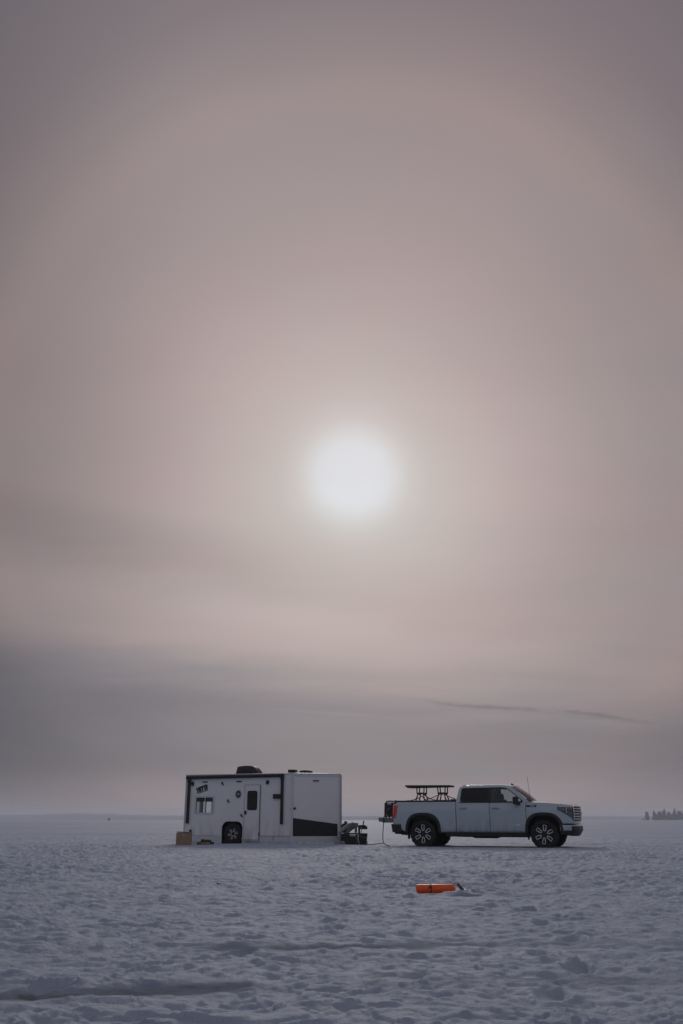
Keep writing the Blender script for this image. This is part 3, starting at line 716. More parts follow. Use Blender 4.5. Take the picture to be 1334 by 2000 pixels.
boxo('blind', ((WIN[2] + xm) / 2 + .01, 0.07, 1.475), (WIN[2] - xm, 0.03, 0.17), M_INT, win, 0.006)
# awning folded against the wall
aw = MB().tube([(-4.03, -0.075, 2.205), (-0.335, -0.075, 2.235)], 0.055, 12).build('awning', M_BLACKP, house, auto=40)
boxo('awning_rail', (-2.18, -0.02, 2.245), (3.72, 0.03, 0.05), M_BLACKP, aw, 0.006, (0, R(-0.46), 0))
for x, z1, zb in ((-3.925, 2.20, 0.665), (-0.357, 2.25, 0.64)):
    boxo('awning_arm', (x, -0.045, (z1 + zb) / 2), (0.095, 0.075, z1 - zb), M_BLACKP, aw, 0.01)
    boxo('awning_bracket', (x, -0.055, z1 - 0.06), (0.125, 0.11, 0.20), M_BLACKP, aw, 0.03)
boxo('porch_light', (-0.555, -0.04, 1.547), (0.26, 0.07, 0.155), M_BLACKP, house, 0.012)
# lamps, rod-holder knobs, porthole vent
for (x, z) in ((-3.80, 1.998), (-0.916, 2.016)):
    sl = MB().prism([(x + .055 * math.cos(a), z + .075 * math.sin(a)) for a in [2 * math.pi * k / 20 for k in range(20)]], [], lambda u, w: (u, -0.05, w), lambda u, w: (u, -0.001, w)).build('side_light', M_GLOSSB, house, bevel=0.012)
for (x, z) in ((-3.318, 2.053), (-2.005, 2.055)):
    boxo('marker_light', (x, -0.012, z), (0.20, 0.025, 0.04), M_BLACKP, house, 0.01)
for (x, z, a) in ((-2.635, 1.993, 32), (-2.39, 1.408, 30), (-1.863, 0.924, 38)):
    boxo('tie_back_hook', (x, -0.02, z), (0.05, 0.04, 0.12), M_BLACKP, house, 0.012, (0, R(-a), 0))
pv = MB().prism([(-2.008 + .125 * math.cos(a), 1.635 + .155 * math.sin(a)) for a in [2 * math.pi * k / 28 for k in range(28)]], [], lambda u, w: (u, -0.018, w), lambda u, w: (u, -0.001, w)).build('porthole_vent', M_TRIMW, house)
MB().prism([(-2.008 + .095 * math.cos(a), 1.635 + .12 * math.sin(a)) for a in [2 * math.pi * k / 28 for k in range(28)]], [], lambda u, w: (u, -0.03, w), lambda u, w: (u, -0.019, w)).build('vent_ring', M_BLACKP, pv, bevel=0.006)
MB().prism([(-2.0 + .04 * math.cos(a), 1.635 + .052 * math.sin(a)) for a in [2 * math.pi * k / 20 for k in range(20)]], [], lambda u, w: (u, -0.042, w), lambda u, w: (u, -0.031, w)).build('vent_hub', M_STEEL, pv, bevel=0.006)
boxo('reflector', (-3.795, -0.022, 0.417), (0.09, 0.03, 0.09), M_BLACKP, house, 0.015)
boxo('marker_light', (-0.02, -0.055, 1.137), (0.05, 0.02, 0.03), M_AMBER, house, 0.005)
boxo('marker_light', (-1.775 - .04, -0.02, 0.17), (0.05, 0.025, 0.06), M_STEEL, house, 0.008)
# lettering beside the window: dark letters on a pale shadow, climbing to the right
Mx = Matrix.Translation((-3.455, -0.004, 1.815)) @ Matrix.Rotation(R(90), 4, 'X') @ Matrix.Rotation(R(17), 4, 'Z')
lg = text_mesh('YETTI', 0.195, M_GREYM, 'lettering', house, Matrix.Translation((0.02, 0.002, -0.028)) @ Mx @ Matrix.Diagonal((0.92, 1.25, 1, 1)), 0.002, 0.25, 0.010)
text_mesh('YETTI', 0.185, M_BLACKP, 'lettering', house, Matrix.Translation((0, -0.006, 0)) @ Mx @ Matrix.Diagonal((0.92, 1.2, 1, 1)), 0.003, 0.25, 0.010)
boxo('lettering_underline', (-3.42, -0.004, 1.715), (0.42, 0.004, 0.022), M_GREYM, house, 0, (0, R(-15), 0))
# wheel sunk in its well
MB().prism(well_outline(0.03), [well_outline(0.0)[::1]], lambda x, z: (x, -0.022, z), lambda x, z: (x, -0.001, z)).build('wheel_well_trim', M_BLACKP, house) if False else None
ww = MB()
wo_ = well_outline(0.0)
ww.prism(wo_, [], lambda x, z: (x, 0.34, z), lambda x, z: (x, 0.345, z))
k = len(wo_)
ww.add([(x, 0.0, z) for x, z in wo_] + [(x, 0.345, z) for x, z in wo_], [(i, i + 1, k + i + 1, k + i) for i in range(k - 1)])
well = ww.build('wheel_well', M_BLACKG, house)

def make_wheel(parent, c, side, tyre_r, rim_r, width, spokes, rot0=0.0):
    """outer face towards side*Y"""
    w = MB()
    hw = width / 2
    prof = [(0.0, hw * 0.50), (rim_r * 0.28, hw * 0.52), (rim_r * 0.34, hw * 0.40), (rim_r * 0.80, hw * 0.30), (rim_r * 0.93, hw * 0.62), (rim_r, hw * 0.72), (rim_r, -hw * 0.7), (rim_r * 0.95, -hw * 0.7), (0.0, -hw * 0.2)]
    w.lathe([(r, y * side) for r, y in prof], 36)
    rim = w.build('wheel', M_RIM, parent, auto=35, loc=c, rot=(0, rot0, 0))
    ty = MB(); n = 72
    prof = [(rim_r * 0.985, hw * .70), (rim_r * 1.04, hw * .90), (rim_r + (tyre_r - rim_r) * .35, hw * .99), (rim_r + (tyre_r - rim_r) * .70, hw * 0.98), (tyre_r * .975, hw * .88), (tyre_r, hw * .70), (tyre_r, 0.02), (tyre_r, -hw * .70), (tyre_r * .975, -hw * .88), (rim_r + (tyre_r - rim_r) * .5, -hw), (rim_r * 1.02, -hw * .85), (rim_r * .985, -hw * .7)]
    vs = []
    for i, (r, y) in enumerate(prof):
        for j in range(n):
            a = 2 * math.pi * j / n
            lug = (0.0 if (j // 2) % 2 else -0.013) if i in (4, 5, 7, 8) else 0.0
            vs.append(((r + lug) * math.cos(a), y * side, (r + lug) * math.sin(a)))
    fs = [(i * n + j, (i + 1) * n + j, (i + 1) * n + (j + 1) % n, i * n + (j + 1) % n) for i in range(len(prof) - 1) for j in range(n)]
    ty.add(vs, fs).build('tyre', M_RUBBER, rim, auto=40)
    # machined outlines of the spoke pockets
    sp = MB(); r0, r1, hwid = rim_r * 0.36, rim_r * 0.96, rim_r * 0.165
    pts = []
    for kk in range(9):
        a = R(180 * kk / 8); pts.append((-hwid * math.cos(a) * 0.72, (hw * .56) * side, r0 + hwid * 0.8 - hwid * 0.8 * math.sin(a)))
    for kk in range(3):
        pts.append((hwid * (0.8 + 0.15 * kk), (hw * (.58 + .03 * kk)) * side, r0 + hwid * .8 + (r1 - r0 - hwid * .8) * (kk + 1) / 3))
    for kk in range(3):
        pts.append((-hwid * (0.8 + 0.15 * (2 - kk)), (hw * (.58 + .03 * (2 - kk))) * side, r0 + hwid * .8 + (r1 - r0 - hwid * .8) * (3 - kk) / 3))
    sp.tube(pts, rim_r * 0.043, 6, closed=True)
    first = None
    for kk in range(spokes):
        if first is None: first = sp.build('spoke', M_ALU, rim, smooth=True)
        else: copy_part(first, rim, rot=(0, 2 * math.pi * kk / spokes, 0))
    # spoke bars between hub and rim
    return rim
make_wheel(house, (-2.21, 0.16, 0.33), -1, 0.345, 0.185, 0.22, 6, 0.3)
# roof fittings
acn = 14
ac = MB()
def ac_top(u, v):
    x = -2.46 + 0.84 * u; y = 0.66 + 0.62 * v
    edge = min(u * 26, 1) * min((1 - u) * 3.2, 1); ev = min(min(v, 1 - v) * 6, 1)
    z = H_ + 0.03 + 0.30 * math.sin(min(edge, 1) * math.pi / 2) ** 0.6 * math.sin(ev * math.pi / 2) ** 0.6 * (1 - 0.10 * (u - 0.4) ** 2 * 4) + 0.02 * math.sin(math.pi * u)
    return (x, y, z)
ac.grid(ac_top, 24, 16)
acu = ac.build('air_conditioner', M_BLACKP, house, auto=50)
for kk in range(5):
    boxo('vent_slat', (-2.36 + 0.11 * kk, 0.663, H_ + 0.13), (0.07, 0.03, 0.10), M_GREYM if False else M_BLACKG, acu, 0.006)
boxo('roof_vent', (-0.33, 0.85, H_ + 0.12), (0.27, 0.27, 0.13), M_BLACKP, house, 0.02)
def lid(u, v):
    a = 2 * math.pi * u
    return (0.12 + 0.27 * v * math.cos(a), 0.98 + 0.22 * v * math.sin(a), H_ + 0.08 + 0.095 * math.sqrt(max(0, 1 - v ** 2.4)))
MB().grid(lid, 28, 8).build('vent_lid', M_BLACKP, house, smooth=True)
# tongue: crank-up drawbar, winch, gas bottle, battery box, coupler with jack
ton = MB()
for s_ in (-1, 1):
    ton.box((0, 0, 0), (1.05, 0.06, 0.09), Matrix.Translation((1.80, NY + 0.16 * s_, 0.06)) @ Matrix.Rotation(-0.16 * s_, 4, 'Z'))
ton.box((1.42, NY, 0.06), (0.08, 0.62, 0.11))
tongue = ton.build('tongue', M_STEEL, house, bevel=0.006)
for s_, dz in ((-1, 0.0), (1, -0.13)):
    MB().tube([(1.36, NY + .13 * s_, 0.36 + dz), (1.86, NY + .08 * s_, 0.69 + dz)], 0.045, 10).build('lift_strut', M_STEEL, tongue, auto=40)
    MB().tube([(1.40, NY + .13 * s_ - 0.02, 0.46 + dz), (1.70, NY + .10 * s_ - 0.02, 0.655 + dz)], 0.018, 8).build('lift_ram', M_CHROME, tongue, auto=40)
gb = MB(); prof = [(0.0, 0.0), (0.12, 0.01), (0.15, 0.05), (0.15, 0.25), (0.12, 0.32), (0.05, 0.35), (0.05, 0.40), (0.0, 0.40)]
gb.lathe(prof, 24, Matrix.Translation((1.49, NY + 0.22, 0.34)) @ Matrix.Rotation(R(90), 4, 'X'))
gb.build('gas_bottle', M_BLACKP, tongue, auto=40)
wch = MB().tube([(1.76, NY - .13, 0.60), (1.76, NY + .13, 0.60)], 0.085, 16)
wch.box((1.88, NY, 0.62), (0.22, 0.20, 0.14)); wch.box((1.95, NY - .06, 0.48), (0.08, 0.07, 0.22))
wch.build('winch', M_GREYM, tongue, bevel=0.015)
bb = boxo('battery_box', (1.62, NY - 0.10, 0.215), (0.30, 0.26, 0.24), M_BLACKP, tongue, 0.02)
cp = MB(); cp.box((2.16, NY, 0.55), (0.22, 0.16, 0.14)); cp.box((2.28, NY, 0.53), (0.10, 0.12, 0.10)); cp.tube([(2.20, NY - .03, 0.60), (2.215, NY - .03, 0.72), (2.24, NY - .03, 0.75)], 0.022, 8); cp.tube([(2.05, NY, 0.06), (2.05, NY, 0.60)], 0.035, 10)
cp.build('coupler', M_DARKM, tongue, bevel=0.012)
for kk in range(9):
    pass
ch = MB()
for kk in range(12):
    z = 0.52 - 0.042 * kk; a = 0 if kk % 2 else R(90)
    pts = [(0.014 * math.cos(b), 0, 0.03 * math.sin(b)) for b in [2 * math.pi * q_ / 10 for q_ in range(10)]]
    Mm = Matrix.Translation((2.16 + 0.01 * math.sin(kk), NY - 0.12, z)) @ Matrix.Rotation(a, 4, 'Z')
    ch.tube([Mm @ Vector(q_) for q_ in pts], 0.007, 5, closed=True)
ch.build('safety_chain', M_CHROME, tongue, smooth=True)

hM = Matrix.Translation((*HOUSE_O, 0)) @ Matrix.Rotation(HOUSE_YAW, 4, 'Z')
def hw(x, y, z=0.0): return hM @ Vector((x, y, z))

# crate and bucket beside the tongue
def crate():
    c = Vector((0.335, 32.25, 0))
    e = empty('tool_crate', (c.x, c.y, -0.01), HOUSE_YAW, 'dark crate with a white and yellow label standing by the trailer tongue', 'crate')
    mb = MB(); w, d, h_, t_ = 0.38, 0.28, 0.35, 0.02
    mb.box((0, 0, t_ / 2), (w, d, t_))
    for s_ in (-1, 1):
        mb.box((0, s_ * (d / 2 - t_ / 2), h_ / 2 + t_ / 2), (w, t_, h_ - t_)); mb.box((s_ * (w / 2 - t_ / 2), 0, h_ / 2 + t_ / 2), (t_, d - 2 * t_ - .002, h_ - t_))
    body = mb.build('body', M_BLACKP, e, bevel=0.005)
    boxo('lid', (0, 0, h_ + 0.012), (w + 0.02, d + 0.02, 0.03), M_BLACKP, e, 0.008)
    for x in (-0.13, 0.0, 0.13): boxo('rib', (x - 0.02, -d / 2 - 0.006, 0.15), (0.02, 0.012, 0.26), M_BLACKP, e, 0.003)
    boxo('label', (0.09, -d / 2 - 0.018, 0.325), (0.22, 0.004, 0.035), M_WPLAST, e, 0)
    boxo('label', (0.10, -d / 2 - 0.018, 0.285), (0.18, 0.004, 0.03), M_YELL, e, 0)
    boxo('handle', (0.0, -d / 2 - 0.02, h_ + 0.012), (0.12, 0.02, 0.02), M_DARKM, e, 0.005)
crate()
def bucket():
    c = Vector((0.73, 31.92, 0))
    e = empty('bucket', (c.x, c.y, -0.015), 0.4, 'black plastic bucket, wider at its rim, at the end of the trailer tongue', 'bucket')
    mb = MB(); prof = [(0.0, 0.0), (0.105, 0.0), (0.11, 0.01), (0.14, 0.36), (0.15, 0.362), (0.15, 0.375), (0.135, 0.372), (0.10, 0.02), (0.0, 0.02)]
    mb.lathe(prof, 28, Matrix.Rotation(R(90), 4, 'X'))
    mb.build('body', M_BLACKP, e, auto=40)
    pts = [(0.152 * math.cos(R(a)), -0.152 * math.sin(R(a)) * 0.85, 0.34 - 0.10 * math.sin(R(a))) for a in range(0, 181, 15)]
    MB().tube(pts, 0.004, 6).build('bail_handle', M_STEEL, e, smooth=True)
bucket()

# ------------------------------------------------------------------ pickup truck
TZ = -0.045
truck = empty('pickup_truck', (*TRUCK_O, TZ), TRUCK_YAW, 'grey-blue crew cab pickup truck with black wheel arches and lowered tailgate', 'pickup truck')
WB = 3.745
WHEEL_Z = 0.42
def sup(t):
    t = min(max(t, 0.0), 1.0); return (1 - t ** 2.7) ** (1 / 2.7)
ZP = [0.36, 0.46, 0.60, 0.80, 1.00, 1.10, 1.16, 1.22, 1.36, 1.5]
WP = [0.940, 0.965, 0.985, 0.990, 1.000, 1.003, 0.995, 0.975, 0.955, 0.93]
FRONT0 = 4.08
def noselen(z): return interp(z, [0.35, 0.5, 0.75, 0.95, 1.15, 1.26, 1.35], [0.50, 0.615, 0.61, 0.63, 0.625, 0.60, 0.55])
def halfw(x, z):
    w = interp(z, ZP, WP)
    for wx in (0.0, WB):
        d = math.hypot(x - wx, (z - 0.45) * 0.95)
        w += 0.028 * math.exp(-((d - 0.50) / 0.16) ** 2)
    if x < -0.6: w -= 0.045 * ((-0.6 - x) / 0.4) ** 2
    if x > FRONT0: w *= sup((x - FRONT0) / noselen(z))
    return w
def se_arch(dx, a, b, n=2.7): return b * max(0.0, 1 - abs(dx / a) ** n) ** (1 / n)
ARCH_A, ARCH_H = 0.50, 0.975     # opening half width, top
def zbot(x):
    z = 0.47
    for wx in (0.02, WB + 0.02):
        if abs(x - wx) < ARCH_A: z = max(z, 0.45 + se_arch(x - wx, ARCH_A, ARCH_H - 0.45))
    if x < -0.52: z = interp(x, [-1.0, -0.62, -0.5], [0.735, 0.50, 0.47])
    if x > 4.24: z = 0.70
    return z
def side_panel(name, x0, x1, ztop, s, m=M_PAINT, nz=12, zb=zbot, step=0.025):
    n = max(4, int((x1 - x0) / step)); mb = MB(); vs = []; fs = []
    for i in range(n + 1):
        x = x0 + (x1 - x0) * i / n; a, b = zb(x), ztop(x)
        for j in range(nz + 1):
            z = a + (b - a) * j / nz
            vs.append((x, s * halfw(x, z), z))
        vs.append((x, s * (halfw(x, b) - 0.05), b + 0.006))
    w = nz + 2
    fs = [(i * w + j, (i + 1) * w + j, (i + 1) * w + j + 1, i * w + j + 1) for i in range(n) for j in range(w - 1)]
    return mb.add(vs, fs).build(name, m, truck, auto=40, solid=0.012 if s > 0 else 0.012)
def fender_top(x): return interp(x, [3.2, 3.6, 3.9, 4.3, 4.6, 4.72], [1.325, 1.315, 1.302, 1.272, 1.235, 1.21])
BELT = 1.325
for s in (-1, 1):
    side_panel('bed_side', -0.965, 1.075, lambda x: 1.362, s)
    d2 = side_panel('rear_door', 1.092, 2.128, lambda x: BELT, s)
    d1 = side_panel('front_door', 2.142, 3.238, lambda x: BELT, s)
    fe = side_panel('front_fender', 3.252, 4.30, fender_top, s)
    for dd, hx in ((d2, 1.32), (d1, 2.33)):
        y = s * (halfw(hx, 1.17) + 0.022)
        hd = MB().tube([(hx - 0.12, s * halfw(hx, 1.17), 1.172), (hx - 0.09, y, 1.172), (hx + 0.09, y, 1.172), (hx + 0.12, s * halfw(hx, 1.17), 1.172)], 0.018, 8)
        hd.build('door_handle', M_PAINT, dd, smooth=True)
        boxo('handle_recess', (hx, s * (halfw(hx, 1.172) + 0.0025), 1.168), (0.19, 0.008, 0.055), M_BLACKP, dd, 0.003)
    # mirror on the front door
    mi = MB(); mi.box((2.98, s * 1.115, 1.385), (0.15, 0.21, 0.225))
    mo = mi.build('mirror', M_BLACKP, d1, bevel=0.035)
    MB().tube([(3.06, s * 0.93, 1.29), (3.03, s * 1.06, 1.30)], 0.045, 8).build('mirror_arm', M_BLACKP, d1, smooth=True)
    boxo('mirror_glass', (2.902, s * 1.115, 1.39), (0.006, 0.17, 0.18), M_CHROME, d1, 0.002)
    # rocker, running board
    boxo('rocker', (2.0, s * 0.90, 0.425), (2.55, 0.12, 0.10), M_BLACKP, truck, 0.02)
    boxo('running_board', (2.0, s * 0.955, 0.378), (2.50, 0.13, 0.05), M_BLACKP, truck, 0.015)
    # wheel arch trims and liners
    for wx, par in ((0.02, truck), (WB + 0.02, truck)):
        mb = MB(); n = 40; vs = []
        for i in range(n + 1):
            a = math.pi * i / n; ca, sa = math.cos(a), math.sin(a)
            g = lambda A_, B_: (wx + A_ * math.copysign(abs(ca) ** (2 / 2.7), ca), 0.45 + B_ * abs(sa) ** (2 / 2.7))
            xi, zi = g(ARCH_A - 0.012, ARCH_H - 0.462); xo, zo = g(ARCH_A + 0.075, ARCH_H - 0.45 + 0.07)
            xm_, zm_ = g(ARCH_A + 0.045, ARCH_H - 0.45 + 0.04)
            vs += [(xi, s * (halfw(xi, zi) - 0.09), zi), (xi, s * (halfw(xi, zi) + 0.030), zi), (xm_, s * (halfw(xm_, zm_) + 0.034), zm_), (xo, s * (halfw(xo, zo) + 0.003), zo)]
        fs = [(i * 4 + j, (i + 1) * 4 + j, (i + 1) * 4 + j + 1, i * 4 + j + 1) for i in range(n) for j in range(3)]
        mb.add(vs, fs).build('wheel_arch', M_BLACKP, truck, auto=50, fix=True)
        ln = MB(); vs = []
        for i in range(n + 1):
            a = math.pi * i / n; ca, sa = math.cos(a), math.sin(a)
            x_, z_ = wx + 0.515 * math.copysign(abs(ca) ** .74, ca), 0.42 + 0.54 * abs(sa) ** .74
            vs += [(x_, s * 0.93, z_), (x_, s * 0.55, z_)]
        fs = [(i * 2, i * 2 + 2, i * 2 + 3, i * 2 + 1) for i in range(n)]
        k = len(vs); vs.append((wx, s * 0.55, 0.42)); fs += [(i * 2 + 1, i * 2 + 3, k) for i in range(n)]
        ln.add(vs, fs).build('arch_liner', M_BLACKP, truck)
        boxo('mud_flap', (wx - 0.50, s * 0.88, 0.38), (0.015, 0.22, 0.22), M_RUBBER, truck, 0.003)
    # tail light wrapping the rear corner
    tl = MB()
    def tlf(u, v):
        z = 0.885 + 0.385 * v
        x1_ = -0.965 + 0.10 + 0.065 * v - 0.02 * (1 - v) ** 2
        x = -0.985 + (x1_ + 0.985) * u
        return (x, s * (halfw(max(x, -0.96), z) + 0.014 - 0.03 * (1 - u) ** 3), z)
    tl.grid(tlf, 8, 10, False)
    tlo = tl.build('tail_light', M_RED, truck, smooth=True, solid=0.02)
    boxo('inner_lamp', (-0.925, s * (halfw(-0.92, 1.08) + 0.012), 1.06), (0.012, 0.012, 0.24), M_CHROME if False else M_RED, tlo, 0.003)
    # headlamp following the nose
    def nose_pt(phi, z, off=0.0, lenoff=0.0):
        L2 = noselen(z); w = interp(z, ZP, WP) + 0.006
        sx = math.sin(phi) ** (2 / 2.7); cy = math.copysign(abs(math.cos(phi)) ** (2 / 2.7), math.cos(phi))
        x, y = FRONT0 + (L2 + off) * sx, (w + off) * cy
        return (x + lenoff, y, z)
    hl = MB()
    def hlf(u, v):
        phi = R(5 + 46 * u)
        zt = 1.215 - 0.01 * u; zb_ = 1.12 - 0.26 * min(1, u * 1.05) ** 0.9
        x, y, z = nose_pt(phi, zb_ + (zt - zb_) * v, 0.012)
        return (x, s * y, z)
    hl.grid(hlf, 14, 10)
    hlo = hl.build('headlight', M_LENS, truck, smooth=True, solid=0.02)
    ds = MB()
    pts = []
    for u in [k / 10 for k in range(11)]:
        x, y, z = nose_pt(R(5 + 46 * u), 1.215 - 0.01 * u - 0.012, 0.024); pts.append((x, s * y, z))
    ds.tube(pts, 0.010, 6)
    pts = []
    for v in [k / 8 for k in range(9)]:
        x, y, z = nose_pt(R(27), 1.205 - 0.20 * v, 0.024); pts.append((x, s * y, z))
    ds.tube(pts, 0.011, 6); ds.build('lamp_strip', M_CHROME, hlo, smooth=True)
    prj = MB()
    for ph, zz in ((34, 1.10), (43, 1.07)):
        x, y, z = nose_pt(R(ph), zz, 0.016)
        prj.lathe([(0, 0.01), (0.035, 0.0), (0.04, -0.02)], 14, Matrix.Translation((x, s * y, z)) @ Matrix.Rotation(-s * R(45) if s < 0 else R(135), 4, 'Z'))
    prj.build('projector_lamp', M_GREYM, hlo, smooth=True)

def nose_patch(name, m, p0, p1, z0, z1, off, parent=truck, nu=28, nv=6, solid=0.02, par2=None):
    mb = MB()
    def fn(u, v):
        phi = R(p0 + (p1 - p0) * u); a = z0(u) if callable(z0) else z0; b = z1(u) if callable(z1) else z1
        o_ = off(u, v) if callable(off) else off
        return nose_pt(phi, a + (b - a) * v, o_)
    return mb.grid(fn, nu, nv).build(name, m, par2 or parent, auto=40, solid=solid)
# fascia skin, grille, bumper
nose_patch('front_fascia', M_PAINT, 12, 168, 0.70, lambda u: fender_top(FRONT0 + 0.6 * math.sin(R(12 + 156 * u)) ** .74) - 0.004, 0.0, nu=48, nv=8)
gr = nose_patch('grille', M_BLACKG, 52, 128, 0.80, 1.205, 0.016, nu=24, nv=6)
for kk, zz in enumerate((0.84, 0.915, 0.99, 1.065, 1.14)):
    nose_patch('grille_bar', M_CHROME, 53, 127, zz, zz + 0.026, 0.034, par2=gr, nu=24, nv=1, solid=0.012)
mb = MB()
pts = [nose_pt(R(51.5), z, 0.03) for z in np.linspace(0.80, 1.21, 6)] + [nose_pt(R(a), 1.215, 0.034) for a in range(54, 127, 4)] + [nose_pt(R(128.5), z, 0.03) for z in np.linspace(1.21, 0.80, 6)]
mb.tube(pts, 0.016, 8).build('grille_surround', M_CHROME, gr, smooth=True)
text_mesh('GMC', 0.13, M_CHROME, 'grille_badge', gr, Matrix.Translation((FRONT0 + 0.625 + 0.05, 0, 1.02)) @ Matrix.Rotation(R(90), 4, 'Z') @ Matrix.Rotation(R(90), 4, 'X') @ Matrix.Diagonal((1.3, 1, 1, 1)), 0.008)
bmp = nose_patch('front_bumper', M_PAINT, 8, 172, 0.53, lambda u: 0.685, 0.035, nu=48, nv=5, solid=0.03)
nose_patch('lower_bumper', M_BLACKP, 8, 172, lambda u: 0.37 + 0.06 * abs(2 * u - 1) ** 3, 0.535, 0.03, par2=bmp, nu=48, nv=4, solid=0.03)
nose_patch('bumper_inlet', M_BLACKG, 40, 140, 0.50, 0.655, 0.052, par2=bmp, nu=30, nv=2, solid=0.012)
nose_patch('skid_plate', M_DARKM, 70, 110, 0.375, 0.45, 0.045, par2=bmp, nu=12, nv=2, solid=0.01)
nose_patch('fascia_slot', M_BLACKG, 14, 55, 0.70, 0.725, 0.006, par2=bmp, nu=20, nv=1, solid=0.006)
nose_patch('fascia_slot', M_BLACKG, 125, 166, 0.70, 0.725, 0.006, par2=bmp, nu=20, nv=1, solid=0.006)
# hood
def hoodf(u, v):
    x = 3.27 + (4.665 - 3.27) * u
    hw_ = max(halfw(x, 1.25) - 0.045, 0.05) if x <= FRONT0 else max((0.955) * sup((x - FRONT0) / 0.605) - 0.035, 0.08)
    q_ = 2 * v - 1
    ed = fender_top(x) + 0.006
    dome = 0.048 * (1 - abs(q_) ** 3.5) + 0.018 * (1 / (1 + math.exp((abs(q_) - 0.55) * 22))) - 0.006 * math.exp(-((abs(q_) - 0.62) / 0.06) ** 2)
    fall = -0.03 * max(0, (u - 0.86) / 0.14) ** 2
    return (x, q_ * hw_, ed + dome * (1 - 0.35 * u) + fall)
MB().grid(hoodf, 40, 40).build('hood', M_PAINT, truck, auto=50, solid=0.015)
# inner closing block under the hood, behind the fascia
boxo('engine_bay', (3.78, 0, 0.95), (0.95, 1.05, 0.55), M_BLACKP, truck, 0.02)
boxo('cowl', (3.30, 0, 1.325), (0.30, 1.66, 0.05), M_BLACKP, truck, 0.01)
MB().prism([(3.56, 0.5), (4.05, 0.5), (4.5, 0.6), (4.5, 1.2), (3.35, 1.26), (3.3, 0.5)], [], lambda x, z: (x, -0.54, z), lambda x, z: (x, 0.54, z)).build('radiator_support', M_BLACKP, truck)
# cab: side frames with tumblehome, black window surround, glass
def tum(z): return 0.950 - max(0.0, z - BELT) * 0.46 - max(0.0, z - 1.74) * 0.55
ROOF_Z = 1.845
outline = [(1.085, BELT), (1.10, 1.45), (1.155, 1.76), (1.20, 1.815), (1.32, ROOF_Z), (2.50, ROOF_Z), (2.68, 1.825), (2.84, 1.765), (3.33, 1.365), (3.30, BELT)]
opening = [(1.245, 1.345), (1.205, 1.40), (1.235, 1.735), (1.275, 1.775), (2.45, 1.790), (2.62, 1.772), (2.74, 1.715), (3.16, 1.385), (3.15, 1.345)]
rg = [(1.375, 1.365), (1.255, 1.43), (1.275, 1.735), (1.30, 1.752), (2.075, 1.765), (2.075, 1.365)]
fg = [(2.175, 1.365), (2.175, 1.767), (2.44, 1.768), (2.60, 1.752), (2.72, 1.700), (3.095, 1.405), (3.085, 1.365)]
for s in (-1, 1):
    F = lambda d: (lambda x, z: (x, s * (tum(z) + d), z))
    def dens(poly, step=0.06):
        out = []
        for a, b in zip(poly, poly[1:] + poly[:1]):
            n = max(1, int(math.hypot(b[0] - a[0], b[1] - a[1]) / step))
            out += [(a[0] + (b[0] - a[0]) * k / n, a[1] + (b[1] - a[1]) * k / n) for k in range(n)]
        return out
    MB().prism(dens(outline), [dens(opening)], F(0.0), F(-0.05)).build('cab_frame', M_PAINT, truck, auto=30)
    ws = MB().prism(dens(opening), [dens(rg), dens(fg)], F(-0.006), F(-0.03)).build('window_surround', M_GLOSSB, truck)
    MB().prism(rg, [], F(-0.014), F(-0.019)).build('side_window', G_TINT, truck)
    MB().prism(fg, [], F(-0.014), F(-0.019)).build('side_window', G_CLEAR, truck)
    boxo('belt_moulding', (2.17, s * 0.962, 1.336), (2.0, 0.014, 0.018), M_GLOSSB, truck, 0.003)
def rooff(u, v):
    q_ = 2 * v - 1
    x = 1.17 + (2.86 - 1.17) * u
    zz = interp(x, [1.17, 1.35, 1.9, 2.5, 2.7, 2.86], [1.80, ROOF_Z, ROOF_Z + .006, ROOF_Z, 1.825, 1.79])
    return (x - 0.14 * (q_ * q_) * max(0, u - 0.7), q_ * (tum(min(zz, ROOF_Z)) - 0.004), zz + 0.045 * (1 - abs(q_) ** 2.6) * min(1, 0.35 + 4 * u) + 0.002)
roof_o = MB().grid(rooff, 40, 20).build('cab_roof', M_PAINT, truck, auto=50, solid=0.03)
def wsf(u, v):
    q_ = 2 * v - 1
    bx, bz, bw = 3.46 - 0.22 * q_ * q_, 1.35, 0.845
    tx, tz, tw = 2.845 - 0.13 * q_ * q_, 1.815, 0.655
    x = tx + (bx - tx) * u; z = tz + (bz - tz) * u + 0.035 * math.sin(math.pi * u)
    return (x, q_ * (tw + (bw - tw) * u), z + 0.018 * (1 - q_ * q_))
MB().grid(wsf, 12, 16).build('windshield', G_CLEAR, truck, smooth=True, fix=False)
for s in (-1, 1):
    def apf(u, v):
        a = Vector(wsf(u, 0.0 if s < 0 else 1.0)); z = a.z
        px = interp(z, [1.345, 1.365, 1.765, 1.825], [3.33, 3.33, 2.84, 2.68])
        b = Vector((px, s * (tum(z) - 0.001), z))
        return tuple(a + (b - a) * v)
    MB().grid(apf, 14, 4).build('windshield_pillar', M_PAINT, truck, smooth=True, solid=0.03)
